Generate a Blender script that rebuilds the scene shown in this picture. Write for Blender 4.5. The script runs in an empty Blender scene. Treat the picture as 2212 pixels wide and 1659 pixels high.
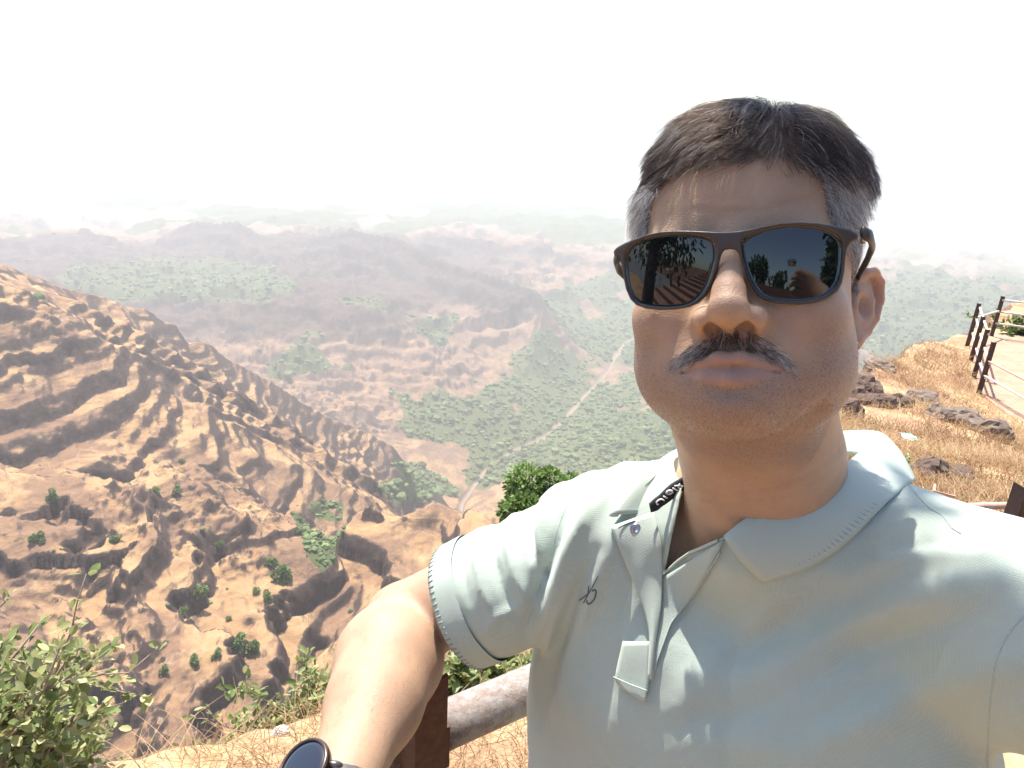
import bpy, bmesh, math, random, time, os
import numpy as np
from mathutils import Matrix, Vector
T0 = time.time()
random.seed(7); RNG = np.random.default_rng(7)
scene = bpy.context.scene
COL = scene.collection

# ------------------------------------------------------------------ camera
PITCH, ROLL = math.radians(20.5), math.radians(2.9)
CAMP = np.array([0.0, 0.0, 1.62])
FPX, CX, CY = 1522.0, 1106.0, 829.5          # focal length and centre for a 2212 px wide frame
sp, cp, sr, cr = math.sin(PITCH), math.cos(PITCH), math.sin(ROLL), math.cos(ROLL)
Rr = np.array([cr, sr*sp, sr*cp]); Ru = np.array([-sr, cr*sp, cr*cp]); Rb = np.array([0, -cp, sp])
RM = np.stack([Rr, Ru, Rb], 1)               # camera axes as columns
cd = bpy.data.cameras.new('camera'); cam = bpy.data.objects.new('camera', cd); COL.objects.link(cam)
M4 = Matrix.Identity(4)
for i in range(3):
    for j in range(3): M4[i][j] = RM[i, j]
M4.translation = Vector(CAMP); cam.matrix_world = M4
cd.sensor_width = 36; cd.lens = 36*FPX/2212.0; cd.clip_start = 0.01; cd.clip_end = 60000
scene.camera = cam

def P(px, py, D):
    """place on the photograph's ray (px, py) at depth D metres, as a world point"""
    c = np.array([(px-CX)/FPX*D, -(py-CY)/FPX*D, -D]); return CAMP + RM @ c
def C2W(p):                                   # camera-frame metres to world
    return CAMP + np.asarray(p) @ RM.T
def W2C(p): return (np.asarray(p)-CAMP) @ RM
def PX(p):                                    # world points to photograph pixels, depth
    c = W2C(p); D = -c[..., 2]
    return c[..., 0]/D*FPX+CX, -c[..., 1]/D*FPX+CY, D

# ------------------------------------------------------------------ sky and sun
SUN_DIR = np.array([-0.16, 0.37, 0.90]); SUN_DIR /= np.linalg.norm(SUN_DIR)
elev = math.asin(SUN_DIR[2]); rot = math.atan2(SUN_DIR[0], SUN_DIR[1])
w = bpy.data.worlds.new('World'); scene.world = w; w.use_nodes = True
nt = w.node_tree; nt.nodes.clear()
sky = nt.nodes.new('ShaderNodeTexSky'); sky.sky_type = 'NISHITA'; sky.sun_disc = False
sky.sun_elevation = elev; sky.sun_rotation = rot; sky.altitude = 900; sky.air_density = 1.0; sky.dust_density = 2.5; sky.ozone_density = 0.7
bg = nt.nodes.new('ShaderNodeBackground'); bg.inputs[1].default_value = 0.15
wo = nt.nodes.new('ShaderNodeOutputWorld')
nt.links.new(sky.outputs[0], bg.inputs[0]); nt.links.new(bg.outputs[0], wo.inputs[0])
sl = bpy.data.lights.new('sun', 'SUN'); sl.energy = 4.6; sl.angle = math.radians(0.55); sl.color = (1.0, 0.95, 0.87)
so = bpy.data.objects.new('sun', sl); COL.objects.link(so)
so.rotation_euler = Vector(SUN_DIR).to_track_quat('Z', 'Y').to_euler()
scene.view_settings.view_transform = 'Standard'; scene.view_settings.look = 'None'
scene.view_settings.gamma = 1.0; scene.view_settings.use_curve_mapping = False
scene.view_settings.exposure = 1.15
cy = scene.cycles
cy.use_denoising = True; cy.use_adaptive_sampling = True; cy.adaptive_threshold = 0.02
try: cy.denoiser = 'OPENIMAGEDENOISE'
except Exception: pass
cy.max_bounces = 6; cy.diffuse_bounces = 3; cy.glossy_bounces = 3; cy.transmission_bounces = 3; cy.volume_bounces = 1
cy.transparent_max_bounces = 6; cy.caustics_reflective = False; cy.caustics_refractive = False
try: scene.cycles_curves.shape = 'RIBBONS'
except Exception: pass

# ------------------------------------------------------------------ helpers
def tag(o, label=None, cat=None, group=None, kind=None):
    if label: o['label'] = label
    if cat: o['category'] = cat
    if group: o['group'] = group
    if kind: o['kind'] = kind
    return o
def link(name, data, parent=None):
    o = bpy.data.objects.new(name, data); COL.objects.link(o)
    if parent is not None: o.parent = parent
    return o
def empty(name, loc, parent=None):
    o = bpy.data.objects.new(name, None); COL.objects.link(o); o.location = Vector(loc)
    o.empty_display_size = 0.1
    if parent is not None: o.parent = parent
    return o
def mesh_np(name, V, F, mat=None, smooth=True, attrs=None, uv=None):
    """mesh from numpy arrays; F is an (n, 3|4) array or a list of arrays"""
    Fs = F if isinstance(F, (list, tuple)) else [F]
    Fs = [np.asarray(f, np.int32) for f in Fs if len(f)]
    V = np.asarray(V, np.float32)
    me = bpy.data.meshes.new(name)
    me.vertices.add(len(V)); me.vertices.foreach_set('co', V.ravel())
    loops = np.concatenate([f.ravel() for f in Fs]); tot = np.concatenate([np.full(len(f), f.shape[1], np.int32) for f in Fs])
    start = np.concatenate([[0], np.cumsum(tot)[:-1]]).astype(np.int32)
    me.loops.add(len(loops)); me.loops.foreach_set('vertex_index', loops.astype(np.int32))
    me.polygons.add(len(tot)); me.polygons.foreach_set('loop_start', start); me.polygons.foreach_set('loop_total', tot)
    me.polygons.foreach_set('use_smooth', np.full(len(tot), smooth, bool))
    me.update(calc_edges=True)
    for k, a in (attrs or {}).items():
        at = me.attributes.new(k, 'FLOAT', 'POINT'); at.data.foreach_set('value', np.asarray(a, np.float32))
    if mat: me.materials.append(mat)
    return me
def local(o_loc, V): return np.asarray(V) - np.asarray(o_loc)
def grid_faces(nu, nv, wrap_u=False):
    """quads for an (nv, nu) grid of points, index v*nu+u"""
    u = np.arange(nu if wrap_u else nu-1); v = np.arange(nv-1); U, W = np.meshgrid(u, v)
    U = U.ravel(); W = W.ravel(); U2 = (U+1) % nu
    return np.stack([W*nu+U, W*nu+U2, (W+1)*nu+U2, (W+1)*nu+U], 1)
def smin(a, b, k):
    h = np.clip(0.5+0.5*(b-a)/k, 0, 1); return b*(1-h)+a*h-k*h*(1-h)
def smax(a, b, k): return -smin(-a, -b, k)
def sstep(a, b, x):
    t = np.clip((x-a)/(b-a), 0, 1); return t*t*(3-2*t)
def _hash(ix, iy, iz, seed):
    h = (ix.astype(np.int64)*374761393 + iy.astype(np.int64)*668265263 + iz.astype(np.int64)*2147483647 + seed*974634777) & 0xffffffff
    h = ((h ^ (h >> 13))*1274126177) & 0xffffffff; h = ((h ^ (h >> 16))*2246822519) & 0xffffffff
    return ((h ^ (h >> 15)) & 0xffffff)/float(0xffffff)
def vnoise(x, y, z=None, seed=0):
    """value noise, about -1..1"""
    x = np.asarray(x, float); y = np.asarray(y, float)
    zz = np.zeros_like(x) if z is None else np.asarray(z, float)
    ix, iy, iz = np.floor(x), np.floor(y), np.floor(zz)
    fx, fy, fz = x-ix, y-iy, zz-iz
    fx = fx*fx*fx*(fx*(fx*6-15)+10); fy = fy*fy*fy*(fy*(fy*6-15)+10); fz = fz*fz*(3-2*fz)
    def h(a, b, c): return _hash(ix+a, iy+b, iz+c, seed)
    def lay(c): return (h(0,0,c)*(1-fx)+h(1,0,c)*fx)*(1-fy)+(h(0,1,c)*(1-fx)+h(1,1,c)*fx)*fy
    r = lay(0) if z is None else lay(0)*(1-fz)+lay(1)*fz
    return r*2-1
def fbm(x, y, oct=4, seed=0, gain=0.5, lac=2.03, z=None):
    a, s, n = 1.0, 0.0, 0.0
    for i in range(oct):
        s = s + a*vnoise(x, y, z, seed+i*17); n += a; a *= gain
        x, y = (x*0.8-y*0.6)*lac+3.1, (x*0.6+y*0.8)*lac-1.7
        if z is not None: z = z*lac+2.3
    return s/n
def ridged(x, y, oct=4, seed=0):
    a, s, n = 1.0, 0.0, 0.0
    for i in range(oct):
        s = s + a*(1-np.abs(vnoise(x, y, None, seed+i*17))*2); n += a; a *= 0.5
        x, y = (x*0.8-y*0.6)*2.1+3.1, (x*0.6+y*0.8)*2.1-1.7
    return s/n

class NT:
    """small material node helper"""
    def __init__(s, name):
        s.m = bpy.data.materials.new(name); s.m.use_nodes = True; s.t = s.m.node_tree; s.t.nodes.clear()
        s.out = s.t.nodes.new('ShaderNodeOutputMaterial'); s.b = s.t.nodes.new('ShaderNodeBsdfPrincipled')
        s.t.links.new(s.b.outputs[0], s.out.inputs[0])
    def n(s, typ, **kw):
        nd = s.t.nodes.new(typ)
        for k, v in kw.items():
            if k.startswith('i_'):
                key = k[2:]; key = int(key) if key.isdigit() else key.replace('_', ' ')
                nd.inputs[key].default_value = v
            else: setattr(nd, k, v)
        return nd
    def l(s, a, b): s.t.links.new(a, b)
    def coord(s, which='Object', scale=1.0):
        c = s.n('ShaderNodeTexCoord'); mp = s.n('ShaderNodeMapping')
        mp.inputs['Scale'].default_value = (scale,)*3 if not isinstance(scale, tuple) else scale
        s.l(c.outputs[which], mp.inputs[0]); return mp.outputs[0]
    def noise(s, vec, scale, detail=4, rough=0.55, dist=0.0):
        nd = s.n('ShaderNodeTexNoise'); nd.inputs['Scale'].default_value = scale; nd.inputs['Detail'].default_value = detail
        nd.inputs['Roughness'].default_value = rough; nd.inputs['Distortion'].default_value = dist
        if vec is not None: s.l(vec, nd.inputs['Vector'])
        return nd.outputs['Fac']
    def ramp(s, fac, stops, interp='LINEAR'):
        r = s.n('ShaderNodeValToRGB'); e = r.color_ramp.elements; r.color_ramp.interpolation = interp
        while len(e) < len(stops): e.new(0.5)
        for el, (p, c) in zip(e, stops):
            el.position = p; el.color = (c, c, c, 1) if isinstance(c, (int, float)) else tuple(c)+(1,)
        s.l(fac, r.inputs[0]); return r.outputs[0]
    def mix(s, fac, a, b, mode='MIX'):
        m = s.n('ShaderNodeMix', data_type='RGBA', blend_type=mode)
        if isinstance(fac, (int, float)): m.inputs[0].default_value = fac
        else: s.l(fac, m.inputs[0])
        for v, i in ((a, 6), (b, 7)):
            if isinstance(v, tuple): m.inputs[i].default_value = v+(1,)
            else: s.l(v, m.inputs[i])
        return m.outputs[2]
    def math(s, op, a, b=None, c=None):
        m = s.n('ShaderNodeMath', operation=op)
        for i, v in enumerate((a, b, c)):
            if v is None: continue
            if isinstance(v, (int, float)): m.inputs[i].default_value = v
            else: s.l(v, m.inputs[i])
        return m.outputs[0]
    def attr(s, name):
        a = s.n('ShaderNodeAttribute', attribute_name=name); return a.outputs['Fac']
    def bump(s, h, strength=0.3, dist=0.01, normal=None):
        b = s.n('ShaderNodeBump'); b.inputs['Strength'].default_value = strength; b.inputs['Distance'].default_value = dist
        s.l(h, b.inputs['Height'])
        if normal is not None: s.l(normal, b.inputs['Normal'])
        s.l(b.outputs[0], s.b.inputs['Normal']); return b.outputs[0]
    def base(s, c):
        if isinstance(c, tuple): s.b.inputs['Base Color'].default_value = c+(1,)
        else: s.l(c, s.b.inputs['Base Color'])
    def set(s, **kw):
        for k, v in kw.items(): s.b.inputs[k.replace('_', ' ')].default_value = v
        return s
def simple(name, col, rough=0.7, metal=0.0, var=0.0, scale=20.0, bump=0.0, bscale=60.0, bdist=0.002):
    n = NT(name); n.set(Roughness=rough, Metallic=metal)
    if var > 0:
        f = n.noise(n.coord(), scale, 5); lo = tuple(c*(1-var) for c in col); hi = tuple(min(1, c*(1+var)) for c in col)
        n.base(n.ramp(f, [(0.3, lo), (0.7, hi)]))
    else: n.base(tuple(col))
    if bump > 0: n.bump(n.noise(n.coord(), bscale, 5), bump, bdist)
    return n.m
def tube(pts, radii, nseg=10, cap=True):
    """V, F of a round tube through pts"""
    pts = np.asarray(pts, float); n = len(pts); radii = np.broadcast_to(np.asarray(radii, float), (n,))
    tan = np.gradient(pts, axis=0); tan /= np.linalg.norm(tan, axis=1)[:, None]+1e-12
    ref = np.array([0, 0, 1.0]) if abs(tan[0][2]) < 0.9 else np.array([1.0, 0, 0])
    V = []; u = np.cross(tan[0], ref); u /= np.linalg.norm(u)
    for i in range(n):
        u = u - tan[i]*np.dot(u, tan[i]); u /= np.linalg.norm(u)+1e-12; v = np.cross(tan[i], u)
        a = np.arange(nseg)/nseg*2*math.pi
        V.append(pts[i]+radii[i]*(np.cos(a)[:, None]*u+np.sin(a)[:, None]*v))
    V = np.concatenate(V); F = grid_faces(nseg, n, True); Fs = [F]
    if cap:
        V = np.vstack([V, pts[0], pts[-1]]); a = np.arange(nseg); b = (a+1) % nseg
        Fs.append(np.stack([np.full(nseg, n*nseg), b, a], 1)); Fs.append(np.stack([np.full(nseg, n*nseg+1), (n-1)*nseg+a, (n-1)*nseg+b], 1))
    return V, Fs
def join(parts):
    """merge [(V, [F...])] into one"""
    Vs, F3, F4, off = [], [], [], 0
    for V, Fs in parts:
        Fs = Fs if isinstance(Fs, (list, tuple)) else [Fs]
        for f in Fs:
            f = np.asarray(f)
            if len(f): (F3 if f.shape[1] == 3 else F4).append(f+off)
        Vs.append(V); off += len(V)
    out = []
    if F3: out.append(np.concatenate(F3))
    if F4: out.append(np.concatenate(F4))
    return np.concatenate(Vs), out
def box(c, ax, ay, az):
    """box from centre and three half-extent vectors"""
    c = np.asarray(c, float); s = []
    for k in (-1, 1):
        for j in (-1, 1):
            for i in (-1, 1): s.append(c+i*np.asarray(ax)+j*np.asarray(ay)+k*np.asarray(az))
    F = np.array([[0,2,3,1],[4,5,7,6],[0,1,5,4],[2,6,7,3],[0,4,6,2],[1,3,7,5]])
    return np.array(s), [F]
def resample_n(pts, n):
    L = np.concatenate([[0], np.cumsum(np.linalg.norm(np.diff(pts, axis=0), axis=1))]); s = np.linspace(0, L[-1], n); return np.stack([np.interp(s, L, pts[:, i]) for i in range(3)], 1)
def polydist(x, y, pts, closed=False):
    """distance to a 2-D polyline, side (+ = left), and parameter along it"""
    pts = np.asarray(pts, float); sh = np.shape(x)
    best = np.full(sh, 1e18); side = np.zeros(sh); par = np.zeros(sh); bp = np.zeros(sh)
    n = len(pts)
    for i in range(n if closed else n-1):
        a, b = pts[i], pts[(i+1) % n]; d = b-a; L2 = d@d+1e-12
        t = np.clip(((x-a[0])*d[0]+(y-a[1])*d[1])/L2, 0, 1)
        dx, dy = x-a[0]-t*d[0], y-a[1]-t*d[1]; q = dx*dx+dy*dy
        cr_ = (d[0]*(y-a[1])-d[1]*(x-a[0]))/math.sqrt(L2); e = 1e-6*(best+1e-9)
        m = (q < best-e) | ((np.abs(q-best) <= e) & (np.abs(cr_) > bp))
        best = np.where(m, q, best); side = np.where(m, np.where(cr_ >= 0, 1.0, -1.0), side); par = np.where(m, i+t, par); bp = np.where(m, np.abs(cr_), bp)
    return np.sqrt(best), side, par
def inpoly(x, y, poly):
    r = np.zeros(np.shape(x), bool); n = len(poly)
    for i in range(n):
        x1, y1 = poly[i]; x2, y2 = poly[(i+1) % n]
        if y1 == y2: continue
        c = ((y1 > y) != (y2 > y)) & (x < (x2-x1)*(y-y1)/(y2-y1)+x1); r ^= c
    return r
# ------------------------------------------------------------------ far terrain: hills, valley, plain
def lineP(pts): return np.array([P(*p) for p in pts])
def crest(x, y, pl):
    """distance to crest line, side, crest height, arc length"""
    d, s, t = polydist(x, y, pl[:, :2]); i = np.clip(t.astype(int), 0, len(pl)-2); f = t-i
    L = np.concatenate([[0], np.cumsum(np.linalg.norm(np.diff(pl[:, :2], axis=0), axis=1))])
    return d, s, pl[i, 2]*(1-f)+pl[i+1, 2]*f, L[i]*(1-f)+L[i+1]*f
RA = lineP([(-900,380,354),(-300,470,354),(-60,560,446),(0,575,470),(60,598,493),(130,622,520),(170,632,536),(215,640,553),(262,662,571),(300,665,586),(340,690,602),(372,702,614),(392,735,622),(440,738,640),(480,772,656),(540,800,679),(600,830,702),(660,872,726),(720,905,749),(790,935,776),(850,962,800),(880,1000,810),(905,1060,820)])
RB = lineP([(-700,420,2300),(-300,430,2300),(0,461,2300),(50,468,2300),(82,466,2290),(96,482,2280),(120,499,2280),(180,515,2290),(238,530,2300),(272,518,2280),(300,524,2280),(340,521,2250),(362,500,2230),(395,481,2220),(430,474,2200),(470,478,2190),(512,476,2170),(530,490,2150),(570,506,2120),(650,512,2100),(700,505,2070),(760,490,2050),(800,502,2020),(853,508,2000),(938,556,1900),(1010,580,1850),(1092,600,1800),(1157,622,1780),(1175,660,1740),(1150,760,1600)])
RC = lineP([(470,520,3900),(520,468,3800),(545,460,3780),(600,463,3750),(700,468,3700),(760,466,3600),(790,452,3520),(815,447,3500),(845,455,3480),(880,466,3450),(950,480,3400),(1010,505,3300),(1100,556,3000),(1200,600,2800),(1300,660,2600)])
RD = lineP([(700,440,8200),(850,408,8000),(890,397,8000),(930,394,8000),(985,399,8000),(1060,424,8000),(1200,450,8200)])
RE = lineP([(1500,500,7500),(1880,478,6500),(1990,466,6000),(2030,450,5700),(2060,452,5600),(2085,440,5500),(2110,444,5400),(2150,436,5000),(2212,437,4900),(2300,425,4800),(2700,430,4600)])
RE2 = lineP([(1700,640,3600),(1880,590,3400),(2000,560,3100),(2100,575,2900),(2212,560,2700),(2500,540,2500)])
RF = lineP([(-600,900,330),(-200,990,310),(0,1003,300),(60,992,295),(130,985,290),(180,1000,285),(225,1032,280),(300,1012,300),(350,1000,320),(400,985,330),(450,1032,320),(520,1062,312),(560,1084,300),(650,1120,290),(700,1180,275),(735,1260,255),(760,1400,235)])
RG = lineP([(690,1280,290),(735,1150,300),(775,1090,305),(800,1066,308),(815,1084,306),(840,1098,304),(880,1088,306),(930,1074,310),(958,1076,312),(1000,1092,305),(1040,1100,300),(1090,1112,290),(1200,1150,270),(1500,1300,230)])
RIVER = lineP([(985,1100,1020),(1000,1040,1100),(1050,985,1210),(1110,955,1290),(1160,942,1330),(1200,915,1400),(1222,895,1440),(1262,850,1560),(1290,822,1640),(1318,790,1740),(1330,765,1830),(1350,735,1950),(1420,700,2150)])
def soft_height(x, y, pl, s2=90.0):
    """crest height, blended so that it never jumps"""
    q = resample_n(pl, 40); a = np.zeros(np.shape(x)); b = np.zeros(np.shape(x))
    for p in q: w_ = 1/((x-p[0])**2+(y-p[1])**2+s2)**2; a = a+w_*p[2]; b = b+w_
    return a/b
def pcs(d, pts):
    pts = np.array(pts, float); return np.interp(d, pts[:, 0], pts[:, 1])
def terrain_z(x, y):
    wx = fbm(x/160, y/160, 3, 5)*28; wy = fbm(x/160+9, y/160, 3, 6)*28
    r = np.hypot(x, y)
    drv, sd, tv = polydist(x+wx*0.4, y+wy*0.4, RIVER[:, :2])
    zf = -566 + np.minimum(drv, 480)*0.30+np.clip(drv-480, 0, 600)*0.04 + fbm(x/260, y/260, 4, 11)*34*sstep(20, 250, drv) + ridged(x/170, y/170, 5, 12)*30*sstep(30, 260, drv)
    zf = zf - sstep(2600, 6000, r)*150 + fbm(x/900, y/900, 3, 13)*40*sstep(2200, 5000, r)*(1-sstep(7000, 12000, r))
    def ridge(pl, front, back, gul, gsc, seed, rough=1.0, rng=(0, 1e9), soft=False):
        Zr = np.full(x.shape, -2000.0); dr = np.full(x.shape, 1e4); m = (r >= rng[0]) & (r <= rng[1])
        if m.any(): Zr[m], dr[m] = ridge_(x[m], y[m], wx[m], wy[m], pl, front, back, gul, gsc, seed, rough, soft)
        return Zr, dr, None
    def ridge_(x, y, wx, wy, pl, front, back, gul, gsc, seed, rough, soft):
        d, s, zc, L = crest(x+wx*0.25*rough, y+wy*0.25*rough, pl)
        dd = np.where(s < 0, pcs(d, front), pcs(d, back))
        g = (ridged(L/gsc+fbm(x/gsc/2, y/gsc/2, 2, seed+3)*0.9, d/(gsc*4), 4, seed)-0.25)*np.minimum(d*0.34, gul)
        if soft: zc = soft_height(x, y, pl); g = 0
        return zc - dd + g, d
    A, dA, sA = ridge(RA, [(0,0),(30,19),(80,50),(160,104),(260,176),(420,300),(900,580)], [(0,0),(60,60),(500,420),(900,700)], 22, 62, 21, rng=(300, 1500))
    B, dB, sB = ridge(RB, [(0,0),(14,22),(60,34),(80,62),(150,80),(470,112),(520,165),(620,185),(640,215),(900,330),(1200,460)], [(0,0),(100,110),(600,480)], 50, 130, 22, rng=(900, 3000))
    C, dC, sC = ridge(RC, [(0,0),(200,60),(700,330)], [(0,0),(400,180),(900,500)], 60, 260, 23, rng=(2200, 5000))
    D, _, _ = ridge(RD, [(0,0),(200,60),(1500,330)], [(0,0),(400,180),(900,500)], 20, 500, 24, 0.2, rng=(6500, 12000))
    E, _, _ = ridge(RE, [(0,0),(400,120),(1500,240),(3000,330)], [(0,0),(400,180),(900,500)], 70, 420, 25, rng=(2800, 9000))
    E2, _, _ = ridge(RE2, [(0,0),(300,40),(900,110),(1500,200)], [(0,0),(300,60),(900,300)], 70, 260, 29, rng=(1600, 5000))
    F, dF, sF = ridge(RF, [(0,0),(70,-10),(290,-88),(330,-60),(600,300)], [(0,0),(14,16),(40,50),(200,190),(500,420)], 22, 40, 26, 0.25, rng=(0, 800), soft=True)
    G, dG, sG = ridge(RG, [(0,0),(60,16),(200,-20),(290,-60),(330,-40),(600,300)], [(0,0),(14,16),(40,46),(200,190),(500,420)], 16, 30, 27, 0.25, rng=(0, 800), soft=True)
    near = (ridged(x/52+fbm(x/60, y/60, 2, 41)*0.6, y/52, 5, 31)-0.3)*15*sstep(0, 30, np.minimum(dF, dG))
    # the camera-side flank sinks towards the gully that parts the two near ridges
    F = F + near - 26*np.exp(-(polydist(x, y, np.array([P(735,1250,262), P(700,1330,225), P(655,1480,170), P(640,1600,130)])[:, :2])[0]/15.0)**2)
    G = G + near*0.7
    Z = smax(zf, B, 14); Z = smax(Z, C, 20); Z = np.maximum(Z, D); Z = smax(Z, E, 40); Z = smax(Z, E2, 40); Z = smax(Z, A, 7)
    Z = np.maximum(Z, smax(F, G, 3))
    # strata: benches and cliffs
    def strata(Z, step, off, sharp, dip):
        q = (Z + dip*(x*0.8-y*0.25) + fbm(x/90, y/90, 3, 51)*step*0.45)/step + off
        f = q-np.floor(q); f2 = np.where(f < sharp, f/sharp*0.22, 0.22+0.78*sstep(sharp, 1.0, f)); return (f2-f)*step
    hi = sstep(-540, -480, Z)*(1-sstep(2600, 3400, r))*(1-0.72*np.exp(-(dA/34)**2))*(1-0.6*np.exp(-(dB/40)**2))
    am = np.clip(0.62+0.5*fbm(x/120, y/120, 3, 52), 0, 1)
    far = sstep(800, 1500, r)
    mid = sstep(380, 520, r); jag = fbm(x/16, y/16, 4, 53)*3.4*(1+far)+fbm(x/45, y/45, 2, 54)*9*mid
    Z = Z + strata(Z+jag*1.5, 13-2.0*mid+24*far, 0.3, 0.72, 0.05)*hi*np.clip(am+0.12, 0, 1)*0.82
    Z = Z + strata(Z+jag*0.8, 5.6-0.6*mid+8*far, 0.1, 0.66, 0.07)*hi*np.clip(am+0.2, 0, 1)*0.75
    k = np.clip(r/450, 0.22, 3)
    k1 = 1+mid*0.6+far*1.2
    Z = Z + fbm(x/(17*k), y/(17*k), 5, 61, 0.62)*2.4*k*hi + (ridged(x/(11*k1), y/(11*k1), 4, 63)*(2.8+0.5*mid)+ridged(x/(4.2*k1), y/(4.2*k1), 3, 64)*(1.1+0.5*mid))*k1*np.clip(0.35+fbm(x/60, y/60, 3, 65)*1.6, 0, 1)*hi
    return Z
def green_mask(px, py, x, y, r):
    jx = fbm(x/70, y/70, 3, 71)*26; jy = fbm(x/70+40, y/70, 3, 72)*14; qx, qy = px+jx, py+jy
    g = np.zeros_like(px)
    bench = inpoly(qx, qy, [(125,605),(165,572),(300,562),(450,562),(560,575),(640,595),(655,625),(560,648),(450,655),(330,648),(230,650),(180,640)]) & (r > 1200) & (r < 2400)
    g[bench] = 1
    valley = inpoly(qx, qy, [(1380,560),(1180,635),(1145,700),(1105,800),(1010,860),(930,850),(850,920),(890,990),(1000,1100),(1090,1130),(1500,1300),(2300,900),(2300,500)]) & (r > 700)
    n = fbm(x/120, y/120, 4, 73); g = np.maximum(g, valley*sstep(-0.42, -0.12, n)*(0.85-0.5*sstep(2200, 3200, r)))
    mid = inpoly(qx, qy, [(560,800),(760,640),(900,640),(1150,780),(1120,900),(950,1010),(880,960),(640,830)]) & (r > 900)
    g = np.maximum(g, mid*sstep(0.05, 0.22, fbm(x/85, y/85, 3, 74)))
    gul = (fbm(x/14, y/14, 3, 77) > -0.15) & inpoly(px+jx*.7, py+jy*.9, [(635,1098),(700,1085),(745,1095),(742,1140),(722,1190),(725,1220),(690,1230),(655,1180),(640,1130)]) & (r < 420)
    gul |= inpoly(px+jx*.3, py+jy*.3, [(650,1150),(690,1150),(720,1200),(700,1240),(660,1200)]) & (r < 420)
    gul |= (inpoly(px, py, [(900,1000),(1000,1060),(980,1075),(880,1040),(840,1000)])) & (r > 430)
    gul |= (inpoly(qx, qy, [(820,1050),(870,1035),(960,1060),(940,1085),(850,1085)])) & (r > 380)
    g = np.maximum(g, gul*1.0)
    hillc = (r > 2700) & (r < 4400) & (px < 1350)
    g = np.maximum(g, hillc*0.75*sstep(-0.35, 0.1, fbm(x/300, y/300, 4, 75)))
    g = np.maximum(g, (r > 4400)*0.5*sstep(-0.1, 0.35, fbm(x/700, y/500, 4, 76)))
    return g
LG = lambda a, b, n: np.exp(np.linspace(math.log(a), math.log(b), n, endpoint=False)); NAZ = 720
az = np.radians(np.linspace(-51, 51, NAZ)); rr = np.concatenate([LG(24, 60, 40), LG(60, 1150, 800), LG(1150, 5200, 280), LG(5200, 19000, 60)]); NR = len(rr)
AZ, R_ = np.meshgrid(az, rr); TX, TY = (R_*np.sin(AZ)).ravel(), (R_*np.cos(AZ)).ravel()
TZ = terrain_z(TX, TY)
pxs, pys, Ds = PX(np.stack([TX, TY, TZ], 1)); TR = np.hypot(TX, TY)
TG = green_mask(pxs, pys, TX, TY, TR)
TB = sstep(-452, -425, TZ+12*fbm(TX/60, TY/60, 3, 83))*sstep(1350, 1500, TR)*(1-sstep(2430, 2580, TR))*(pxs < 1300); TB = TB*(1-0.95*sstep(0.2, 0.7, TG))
drv = polydist(TX, TY, RIVER[:, :2])[0]; wv = (2.0+7*fbm(TX/55, TY/55, 3, 81))*sstep(900, 1250, TR)
TS = (1-sstep(wv, wv+7, drv))*sstep(700, 900, TR); TG = TG*(1-TS); TZ = TZ - TS*3
gz = TZ.reshape(NR, NAZ); gx = TX.reshape(NR, NAZ); gy = TY.reshape(NR, NAZ)
dzr = np.gradient(gz, axis=0)/(np.gradient(R_, axis=0)); dza = np.gradient(gz, axis=1)/(R_*(az[1]-az[0]))
TSL = np.hypot(dzr, dza).ravel()
VT = np.stack([TX, TY, TZ], 1)
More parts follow.
